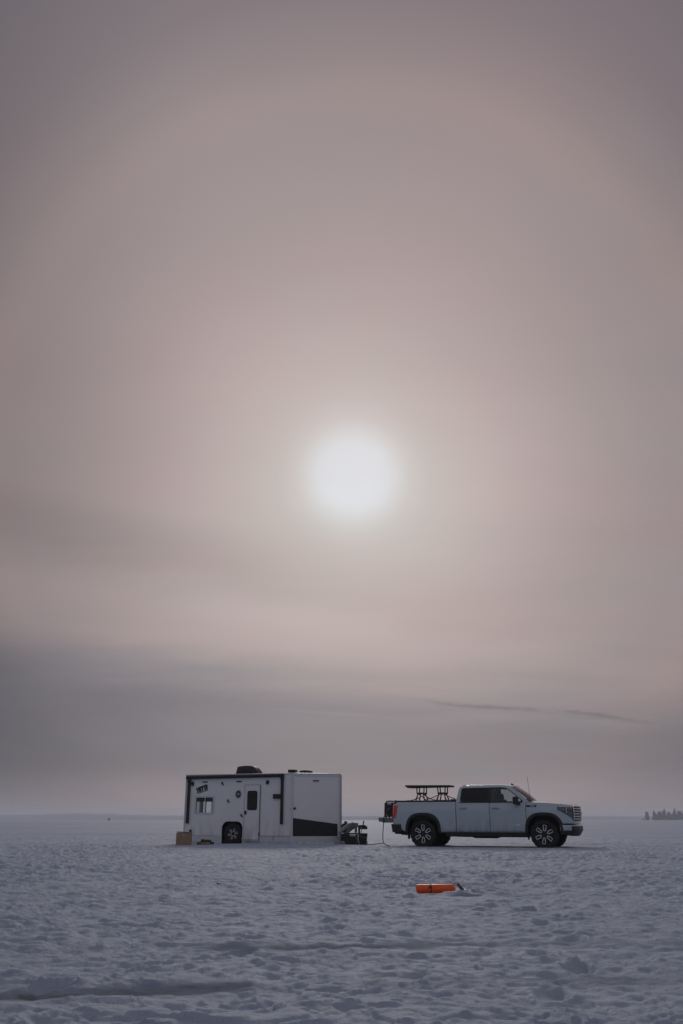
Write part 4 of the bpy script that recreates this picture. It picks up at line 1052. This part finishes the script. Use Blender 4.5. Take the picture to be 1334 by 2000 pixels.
# back of the cab with its own window
MB().prism([(-0.94, BELT - .85), (0.94, BELT - .85), (0.945, BELT), (0.76, 1.76), (0.70, 1.80), (-0.70, 1.80), (-0.76, 1.76), (-0.945, BELT)], [[(-0.60, 1.40), (0.60, 1.40), (0.52, 1.72), (-0.52, 1.72)]],
           lambda y, z: (1.10 + max(0, z - 1.33) * 0.155, y, z), lambda y, z: (1.13 + max(0, z - 1.33) * 0.155, y, z)).build('cab_back', M_PAINT, truck)
MB().prism([(-0.60, 1.40), (0.60, 1.40), (0.52, 1.72), (-0.52, 1.72)], [], lambda y, z: (1.115 + max(0, z - 1.33) * 0.155, y, z), lambda y, z: (1.119 + max(0, z - 1.33) * 0.155, y, z)).build('rear_window', G_TINT, truck)
boxo('brake_light', (1.175, 0, 1.865), (0.05, 0.30, 0.03), M_RED, truck, 0.006)
MB().add([(2.66, -.025, 1.86), (2.66, .025, 1.86), (2.80, 0, 1.84), (2.69, 0, 1.925), (2.665, 0, 1.925)], [(0, 1, 4), (0, 2, 3, 4), (1, 4, 3, 2), (0, 1, 2)]).build('roof_fin', M_BLACKP, truck)
# cabin inside
boxo('cabin_floor', (2.2, 0, 0.55), (2.1, 1.70, 0.06), M_INT, truck, 0.0)
boxo('dashboard', (3.15, 0, 1.18), (0.34, 1.62, 0.26), M_INT, truck, 0.05)
for (x, y) in ((1.55, -0.42), (1.55, 0.42), (2.42, -0.42), (2.42, 0.42)):
    sb = MB(); sb.box((x + 0.22, y, 0.80), (0.50, 0.50, 0.18)); sb.box((0, 0, 0.33), (0.15, 0.48, 0.62), Matrix.Translation((x, y, 0.82)) @ Matrix.Rotation(R(-12), 4, 'Y'))
    st_ = sb.build('seat', M_INT, truck, bevel=0.04)
    boxo('headrest', (x - 0.16, y, 1.54), (0.10, 0.26, 0.17), M_INT, st_, 0.04, (0, R(-10), 0))
sw = MB(); Ms = Matrix.Translation((2.86, 0.42, 1.20)) @ Matrix.Rotation(R(-62), 4, 'Y')
sw.tube([Ms @ Vector((0.18 * math.cos(a), 0.18 * math.sin(a), 0)) for a in [2 * math.pi * k / 24 for k in range(24)]], 0.016, 8, closed=True)
sw.tube([Ms @ Vector((-0.18, 0, 0)), Ms @ Vector((0.18, 0, 0))], 0.018, 6); sw.tube([Ms @ Vector((0, 0, 0)), Ms @ Vector((0, 0, -0.22))], 0.03, 8)
sw.build('steering_wheel', M_INT, truck, smooth=True)
boxo('rear_view_mirror', (2.86, 0, 1.70), (0.03, 0.24, 0.07), M_INT, truck, 0.01)
# bed, cover, tailgate, rear bumper
bedm = MB(); bedm.box((0.07, 0, 0.86), (1.96, 1.62, 0.05)); bedm.box((1.03, 0, 1.09), (0.05, 1.62, 0.42))
for s in (-1, 1):
    bedm.box((0.07, s * 0.835, 1.08), (1.96, 0.04, 0.48)); bedm.box((0.06, s * 0.895, 1.337), (2.02, 0.09, 0.04))
bedm.build('cargo_bed', M_BLACKP, truck)
tn = MB(); tn.box((0.065, 0, 1.393), (2.02, 1.80, 0.045)); tn.box((0.97, 0, 1.42), (0.16, 1.72, 0.05))
tno = tn.build('bed_cover', M_BLACKP, truck, bevel=0.012)
MB().tube([(-0.93, -0.88, 1.395), (-0.93, 0.88, 1.395)], 0.03, 8).build('cover_rail', M_BLACKP, tno, smooth=True)
MB().tube([(-0.92, -0.905, 1.385), (1.05, -0.905, 1.385)], 0.028, 8).build('cover_rail', M_BLACKP, tno, smooth=True)
MB().tube([(-0.92, 0.905, 1.385), (1.05, 0.905, 1.385)], 0.028, 8).build('cover_rail', M_BLACKP, tno, smooth=True)
tg = MB(); tg.box((-1.235, 0, 0.825), (0.53, 1.50, 0.10)); tg.box((-1.50, 0, 0.835), (0.05, 1.52, 0.125)); tg.box((-1.235, 0, 0.879), (0.40, 1.36, 0.012))
tgo = tg.build('tailgate', M_PAINT, truck, bevel=0.015)
MB().prism([(-0.985, 0.745), (-1.36, 0.745), (-1.50, 0.79), (-1.53, 0.86), (-1.51, 0.905), (-0.985, 0.882)], [], lambda x, z: (x, -0.765, z), lambda x, z: (x, -0.752, z)).build('tailgate_edge', M_GREYM, tgo)
for s in (-1, 1):
    MB().tube([(-1.36, s * 0.765, 0.89), (-0.965, s * 0.80, 1.22)], 0.008, 6).build('tailgate_cable', M_DARKM, tgo)
rb = MB()
def rbf(u, v):
    q_ = 2 * u - 1; y = q_ * 0.99; z = 0.455 + 0.245 * v
    return (-1.135 + 0.40 * abs(q_) ** 9 + 0.03 * (1 - v) * 1, y * (1 - 0.02 * (1 - v)), z)
rb.grid(rbf, 40, 5)
rbo = rb.build('rear_bumper', M_GLOSSB, truck, auto=40, solid=0.03)
boxo('bumper_step', (-0.98, 0, 0.70), (0.24, 1.5, 0.025), M_BLACKP, rbo, 0.006)
for s in (-1, 1):
    boxo('bumper_corner', (-0.83, s * 0.965, 0.585), (0.30, 0.05, 0.24), M_BLACKP, rbo, 0.02)
    boxo('bumper_trim', (-0.84, s * 0.994, 0.694), (0.28, 0.012, 0.02), M_GREYM, rbo, 0.004)
boxo('hitch_receiver', (-1.10, 0, 0.44), (0.22, 0.09, 0.09), M_DARKM, truck, 0.01)
boxo('license_plate', (-1.14, 0.0, 0.60), (0.008, 0.30, 0.15), M_WPLAST, truck, 0)
# chassis
fr = MB()
for s in (-1, 1): fr.box((1.75, s * 0.42, 0.44), (5.2, 0.09, 0.13))
for x in (-0.9, 0.6, 1.6, 2.7, 4.0): fr.box((x, 0, 0.44), (0.09, 0.80, 0.09))
fr.build('chassis', M_DARKM, truck)
ax = MB().tube([(0, -0.8, 0.42), (0, 0.8, 0.42)], 0.05, 10); ax.tube([(0, -.16, .42), (0, -.1, .42), (0, .1, .42), (0, .16, .42)], [0.06, 0.17, 0.17, 0.06], 14)
ax.build('rear_axle', M_DARKM, truck, smooth=True)
MB().tube([(WB, -0.75, 0.40), (WB, 0.75, 0.40)], 0.045, 10).build('front_axle', M_DARKM, truck, smooth=True)
ex = MB().tube([(3.2, -0.25, 0.36), (1.2, -0.28, 0.36), (0.6, -0.55, 0.38), (0.45, -0.62, 0.48), (-0.3, -0.62, 0.50), (-0.62, -0.80, 0.40)], 0.04, 10)
ex.tube([(2.3, -.27, .36), (2.2, -.27, .36), (1.5, -.28, .36), (1.4, -.28, .36)], [.04, .07, .07, .04], 12)
ex.build('exhaust', M_DARKM, truck, smooth=True)
boxo('fuel_tank', (1.0, 0.55, 0.45), (1.1, 0.40, 0.22), M_BLACKP, truck, 0.04)
boxo('transmission', (2.6, 0, 0.50), (0.8, 0.40, 0.22), M_DARKM, truck, 0.05)
# wheels
for (wx, s, r0) in ((0.0, -1, 0.0), (WB, -1, 0.11), (0.0, 1, 0.35), (WB, 1, 0.8)):
    make_wheel(truck, (wx, s * 0.855, WHEEL_Z), s, 0.42, 0.275, 0.28, 6, r0)
# antenna, badges
an = MB().tube([(3.40, -0.86, 1.32), (3.385, -0.86, 1.345)], 0.018, 8); an.tube([(3.385, -0.86, 1.34), (3.33, -0.86, 2.075)], [0.0065, 0.005], 6)
an.build('antenna', M_BLACKP, truck, smooth=True)
bx = 3.40
boxo('fender_vent', (bx + 0.02, -(halfw(bx, 1.22) + 0.004), 1.225), (0.30, 0.016, 0.055), M_GLOSSB, truck, 0.005, (R(-6), 0, 0))
boxo('fender_badge', (bx + 0.05, -(halfw(bx, 1.22) + 0.014), 1.225), (0.13, 0.008, 0.026), M_CHROME, truck, 0.003)
text_mesh('AT4', 0.075, M_ALU, 'door_badge', truck, Matrix.Translation((2.96, -(halfw(2.96, 0.685) + 0.004), 0.685)) @ Matrix.Rotation(R(90), 4, 'X') @ Matrix.Diagonal((1.35, 1, 1, 1)), 0.004)
tM = Matrix.Translation((*TRUCK_O, TZ)) @ Matrix.Rotation(TRUCK_YAW, 4, 'Z')
def tw(x, y, z=0.0): return tM @ Vector((x, y, z))

# ------------------------------------------------------------------ table standing on the bed cover, straps
def bed_table():
    base = tw(0.04, -0.20, 1.4160)
    e = empty('bed_table', base, TRUCK_YAW, 'dark flat board on two slim leg frames standing on the truck bed cover', 'table')
    zt = 0.465
    MB().prism([(-0.76, zt - 0.02), (-0.66, zt - 0.075), (0.76, zt - 0.055), (0.775, zt - 0.02), (0.76, zt), (-0.74, zt + 0.015)], [], lambda x, z: (x, -0.25, z), lambda x, z: (x, 0.25, z)).build('table_top', M_DARKM, e, bevel=0.008)
    for cx in (-0.26, 0.44):
        fr_ = []
        for yy in (-0.15, 0.15):
            for sx in (-1, 1):
                x0 = cx + sx * 0.125
                lg_ = MB().tube([(x0 + 0.0 * sx, yy, zt - 0.05), (x0 - 0.01 * sx, yy, 0.26), (x0 - 0.035 * sx, yy, 0.19), (x0 + 0.02 * sx, yy * 1.3, 0.012)], [0.019, 0.019, 0.019, 0.022], 8)
                lg_.build('leg', M_DARKM, e, smooth=True)
            MB().tube([(cx - 0.13, yy, 0.225), (cx + 0.13, yy, 0.225)], 0.024, 8).build('crossbar', M_DARKM, e, smooth=True)
            if yy < 0: MB().tube([(cx - 0.09, yy, 0.20), (cx - 0.18, yy, 0.012)], 0.012, 6).build('brace', M_DARKM, e, smooth=True)
        for sx in (-1, 1):
            MB().tube([(cx + sx * 0.095, -0.15, 0.19), (cx + sx * 0.095, 0.15, 0.19)], 0.014, 6).build('side_rail', M_DARKM, e, smooth=True)
bed_table()
def strap(name, pts, label):
    P = [tw(*p_) for p_ in pts]; dense = []
    for a, b in zip(P, P[1:]):
        for k in range(8): dense.append(a + (b - a) * (k / 8) + Vector((0, 0, -0.02 * math.sin(math.pi * k / 8))))
    dense.append(P[-1])
    o = MB().tube(dense, 0.014, 6).build(name, M_STRAP, smooth=True)
    tag(o, label, 'strap', 'tie-down straps on the truck bed'); return o
strap('tie_down_strap', [(-0.14, -0.37, 1.63), (0.22, -0.55, 1.445), (0.72, -0.55, 1.428)], 'thin reddish strap sloping down from the rear leg frame of the bed table')
strap('tie_down_strap', [(0.05, -0.80, 1.425), (0.45, -0.37, 1.62), (0.55, -0.37, 1.62), (0.98, -0.60, 1.462)], 'thin reddish strap looped over the front leg frame of the bed table')
strap('tie_down_strap', [(-0.62, -0.55, 1.425), (-0.38, -0.45, 1.46), (-0.18, -0.37, 1.56), (0.02, -0.52, 1.43)], 'thin reddish strap knotted low round the rear leg frame of the bed table')

# ------------------------------------------------------------------ generator on the tailgate
def generator():
    b = tw(-1.185, -0.55, 0.8855)
    e = empty('generator', b, TRUCK_YAW, 'black portable generator standing on the open tailgate', 'generator')
    MB().prism([(-0.155, 0.06), (-0.14, 0.035), (0.16, 0.035), (0.175, 0.06), (0.175, 0.45), (0.15, 0.475), (-0.105, 0.475), (-0.14, 0.45)], [], lambda x, z: (x, -0.20, z), lambda x, z: (x, 0.26, z)).build('body', M_BLACKP, e, bevel=0.02)
    MB().tube([(-0.10, -0.10, 0.46), (-0.10, -0.10, 0.50), (-0.07, -0.10, 0.515), (0.11, -0.10, 0.515), (0.14, -0.10, 0.50), (0.14, -0.10, 0.46)], 0.022, 8).build('handle', M_BLACKP, e, smooth=True)
    boxo('handle_plate', (0.03, -0.203, 0.43), (0.13, 0.012, 0.03), M_WPLAST, e, 0.004)
    MB().lathe([(0, 0.014), (0.03, 0.012), (0.034, 0)], 18, Matrix.Translation((0.0, -0.201, 0.26)) @ Matrix.Rotation(R(180), 4, 'Z')).build('recoil_knob', M_GREYM, e, smooth=True)
    for k in range(5): boxo('louvre', (0.10, -0.204, 0.16 + 0.03 * k), (0.10, 0.008, 0.012), M_DARKM, e, 0.002)
    boxo('control_panel', (-0.06, -0.204, 0.15), (0.13, 0.008, 0.12), M_DARKM, e, 0.004)
    for sx in (-1, 1):
        for yy in (-0.15, 0.21): MB().tube([(0.115 * sx + .01, yy, 0.0), (0.115 * sx + .01, yy, 0.04)], 0.025, 10).build('foot', M_RUBBER, e)
    boxo('outlet', (-0.06, -0.212, 0.09), (0.05, 0.01, 0.03), M_WPLAST, e, 0.003)
generator()
# power cable: from the generator over the tailgate edge, down to the snow, and off to the house
def cable(name, pts, r, m, label):
    P = [Vector(p_) for p_ in pts]; D = []
    for i in range(len(P) - 1):
        p0 = P[max(i - 1, 0)]; p1 = P[i]; p2 = P[i + 1]; p3 = P[min(i + 2, len(P) - 1)]
        for k in range(10):
            t_ = k / 10
            D.append(0.5 * ((2 * p1) + (p2 - p0) * t_ + (2 * p0 - 5 * p1 + 4 * p2 - p3) * t_ ** 2 + (3 * p1 - p0 - 3 * p2 + p3) * t_ ** 3))
    D.append(P[-1])
    o = MB().tube(D, r, 8).build(name, m, smooth=True); tag(o, label, 'cable'); return o
a = tw(-1.27, -0.765, 0.965); b_ = tw(-1.32, -0.79, 0.93); c_ = tw(-1.345, -0.80, 0.70); d_ = tw(-1.37, -0.82, 0.28)
e_ = hw(2.42, 0.40); f_ = hw(2.80, 0.10)
gpt = Vector((d_.x + 0.02, d_.y - 0.02, 0.10))
cable('power_cable', [a, b_, c_, d_, gpt, (gpt.x - 0.10, gpt.y + 0.05, 0.075), (gpt.x - 0.35, gpt.y + 0.2, 0.045), (e_.x + 0.05, e_.y + 0.02, 0.018), (e_.x - 0.25, e_.y + 0.2, 0.02), tuple(hw(1.75, 0.72, 0.025)), tuple(hw(1.60, 0.80, 0.12))], 0.013, M_RUBBER, 'black power cable hanging from the tailgate and running over snow to the trailer')
cable('cable_end', [(gpt.x + 0.0, gpt.y - 0.02, 0.09), (gpt.x + 0.07, gpt.y - 0.12, 0.05), (gpt.x + 0.13, gpt.y - 0.25, 0.018), (gpt.x + 0.18, gpt.y - 0.3, 0.014)], 0.013, M_RUBBER, 'short dark cable end lying on the snow below the tailgate')

# ------------------------------------------------------------------ things on the snow
def cardboard_box():
    x, y = -5.08, 30.75
    e = empty('cardboard_box', (x, y, ground_z(x, y) - 0.015), R(4), 'tan cardboard box standing on the snow at the left end of the trailer', 'box')
    w, d, h_, t_ = 0.47, 0.36, 0.415, 0.008
    for s in (-1, 1):
        boxo('side_panel', (0, s * (d / 2), h_ / 2), (w, t_, h_), M_CARD, e, 0.002)
        boxo('end_panel', (s * (w / 2 - t_), 0, h_ / 2), (t_, d - t_ * 2, h_), M_CARD, e, 0.002)
    boxo('bottom_panel', (0, 0, 0.01), (w - .03, d - .02, t_), M_CARD, e, 0)
    for s in (-1, 1):
        boxo('flap', (0, s * (d / 2 - 0.08), h_ + 0.014 + (0.006 if s > 0 else 0)), (w, d / 2 - 0.01, t_), M_CARD, e, 0.002, (R(5 * s), R(2), 0))
    boxo('tape', (0.0, -d / 2 - 0.006, h_ - 0.05), (0.06, 0.002, 0.10), M_WOODPALE, e, 0)
cardboard_box()
def bundle():
    x, y = -4.47, 31.35
    e = empty('firewood_bundle', (x, y, ground_z(x, y) - 0.02), R(-6), 'low dark pile of split wood with a pale strip, beside the cardboard box', 'wood pile')
    rg_ = random.Random(4)
    logs = [(-0.06, 0.02, 0.05, 4, 0.40, 0.058, M_WOOD), (0.02, 0.13, 0.05, -6, 0.44, 0.055, M_WOOD), (-0.02, -0.10, 0.045, 12, 0.42, 0.05, M_WOOD), (0.0, 0.06, 0.135, -9, 0.33, 0.052, M_WOOD), (0.06, -0.02, 0.125, 6, 0.26, 0.045, M_WOOD), (-0.16, -0.16, 0.035, 40, 0.16, 0.04, M_WOOD)]
    for (lx, ly, lz, a, L, r_, mm) in logs:
        mb = MB(); n = 7; vs = []
        jit = [r_ * rg_.uniform(0.75, 1.2) for _ in range(n)]
        for k in range(5):
            for j in range(n):
                b2 = 2 * math.pi * j / n; q_ = jit[j] * rg_.uniform(0.93, 1.07); vs.append((-L / 2 + L * k / 4 + rg_.uniform(-.008, .008), q_ * math.cos(b2), q_ * math.sin(b2)))
        fs = [(i * n + j, i * n + (j + 1) % n, (i + 1) * n + (j + 1) % n, (i + 1) * n + j) for i in range(4) for j in range(n)] + [tuple(range(n)), tuple(4 * n + j for j in range(n))]
        mb.add(vs, fs).build('log', mm, e, loc=(lx, ly, lz), rot=(rg_.uniform(0, 6), R(rg_.uniform(-4, 4)), R(a)))
    boxo('pale_slat', (0.04, -0.165, 0.062), (0.30, 0.02, 0.035), M_WOODPALE, e, 0.004, (0, R(-4), R(-3)))
bundle()
def orange_tube():
    e = empty('orange_float', (1.06, 11.02, 0.0), math.atan2(0.10, 0.45) * 0.45, 'bright orange plastic cylinder with a black band lying in the snow by a fishing hole', 'float')
    L, r_ = 0.43, 0.047; z0 = 0.048
    Mr = Matrix.Translation((0, 0, z0)) @ Matrix.Rotation(R(-90), 4, 'Z')
    prof = [(0.0, -L / 2), (r_ * 0.6, -L / 2 + 0.002), (r_ * 0.9, -L / 2 + 0.012), (r_, -L / 2 + 0.03), (r_, L / 2 - 0.035), (r_ * 1.03, L / 2 - 0.034), (r_ * 1.03, L / 2 - 0.006), (r_ * 0.97, L / 2), (0, L / 2)]
    MB().lathe(prof, 40, Mr).build('body', M_ORANGE, e, auto=35)
    MB().lathe([(r_ * 1.0, -L * 0.13), (r_ * 1.035, -L * 0.13), (r_ * 1.035, -L * 0.105), (r_, -L * 0.105)], 40, Mr).build('band', M_BLACKP, e, auto=35)
    boxo('buckle', (-0.055, -r_ - 0.002, z0 + 0.022), (0.022, 0.012, 0.020), M_BLACKP, e, 0.003)
    # flat printed mark beside the band
    mk = MB()
    for dx, dz, w_, h_ in ((-0.075, 0.018, 0.012, 0.012), (-0.062, 0.024, 0.012, 0.010), (-0.082, 0.008, 0.016, 0.006)):
        a0 = math.asin(min(1, dz / r_)); yy = -r_ * math.cos(a0) - 0.0015
        mk.box((dx, yy, z0 + dz), (w_, 0.002, h_))
    mk.build('printed_mark', M_BLACKP, e)
    MB().tube([(L / 2, 0, z0), (L / 2 + 0.02, 0, z0), (L / 2 + 0.021, 0, z0)], [r_ * .5, r_ * .45, r_ * .3], 16).build('end_cap', M_ORANGE, e)
orange_tube()
M_ICE = bpy.data.materials.new('clear_ice'); M_ICE.use_nodes = True
pp = M_ICE.node_tree.nodes['Principled BSDF']; pp.inputs['Base Color'].default_value = (0.72, 0.78, 0.84, 1); pp.inputs['Roughness'].default_value = 0.12; pp.inputs['Transmission Weight'].default_value = 0.5; pp.inputs['IOR'].default_value = 1.31
nn = M_ICE.node_tree.nodes.new('ShaderNodeTexNoise'); nn.inputs['Scale'].default_value = 25; bb_ = M_ICE.node_tree.nodes.new('ShaderNodeBump'); bb_.inputs['Strength'].default_value = 0.4
M_ICE.node_tree.links.new(nn.outputs['Fac'], bb_.inputs['Height']); M_ICE.node_tree.links.new(bb_.outputs[0], pp.inputs['Normal'])
def chunk(name, x, y, dims, m, label, cat, seed, group=None, sink=0.3):
    rg_ = random.Random(seed); bm = bmesh.new(); bmesh.ops.create_icosphere(bm, subdivisions=2, radius=1)
    for v in bm.verts:
        v.co *= rg_.uniform(0.8, 1.12); v.co.x *= dims[0]; v.co.y *= dims[1]; v.co.z *= dims[2]
    me_ = bpy.data.meshes.new(name); bm.to_mesh(me_); bm.free(); me_.materials.append(m)
    o = bpy.data.objects.new(name, me_); COL.objects.link(o)
    o.location = (x, y, ground_z(x, y) + dims[2] * (1 - sink)); o.rotation_euler = (rg_.uniform(-.15, .15), rg_.uniform(-.15, .15), rg_.uniform(0, 6))
    tag(o, label, cat, group); return o
chunk('ice_chunk', 1.40, 10.90, (0.05, 0.03, 0.022), M_ICE, 'clear ice chunk just right of the orange cylinder', 'ice', 1, 'ice chunks by the fishing hole')
chunk('ice_chunk', 1.60, 10.80, (0.085, 0.03, 0.018), M_ICE, 'glinting ice slab right of the dark fishing hole', 'ice', 2, 'ice chunks by the fishing hole')
chunk('ice_chunk', 1.52, 11.02, (0.05, 0.03, 0.025), M_ICE, 'rearmost ice chunk behind the fishing hole', 'ice', 3, 'ice chunks by the fishing hole')
def scoop():
    x, y = 1.335, 10.86; z = ground_z(x, y)
    e = empty('ice_scoop', (x, y, z), R(-25), 'dark scoop handle sticking out of slush at the end of the orange cylinder', 'scoop')
    MB().tube([(-0.035, 0, 0.075), (0.0, 0, 0.035), (0.03, 0, 0.005), (0.05, 0, -0.02)], [0.012, 0.016, 0.018, 0.018], 10).build('handle', M_WOOD, e, smooth=True)
    MB().lathe([(0.0, -0.004), (0.022, 0.0), (0.025, 0.008)], 18, Matrix.Translation((0.06, 0, -0.03))).build('bowl', M_DARKM, e, smooth=True)
scoop()
chunk('ice_debris', -1.56, 12.55, (0.075, 0.03, 0.012), M_GREYM, 'small flat dark clod on the snow in front of the trailer', 'clod', 9)
chunk('ice_chunk', -1.17, 5.87, (0.02, 0.015, 0.012), M_ICE, 'tiny glinting ice crystal on the snow at lower left', 'ice', 12)
# ------------------------------------------------------------------ haze: the air over the lake
hz = MB().box((0, 0, 17.0), (11900, 11900, 37.0)).build('haze', M_SNOW)
hz.data.materials.clear()
hm = bpy.data.materials.new('haze_air'); hm.use_nodes = True
hn = hm.node_tree.nodes; hn.clear()
ho = hn.new('ShaderNodeOutputMaterial'); pv_ = hn.new('ShaderNodeVolumePrincipled')
pv_.inputs['Color'].default_value = (0.84, 0.88, 0.97, 1); pv_.inputs['Density'].default_value = 0.00037; pv_.inputs['Anisotropy'].default_value = 0.25
hm.node_tree.links.new(pv_.outputs[0], ho.inputs['Volume'])
hz.data.materials.append(hm)
hz['kind'] = 'stuff'; hz['label'] = 'thin pale haze hanging over the frozen lake'
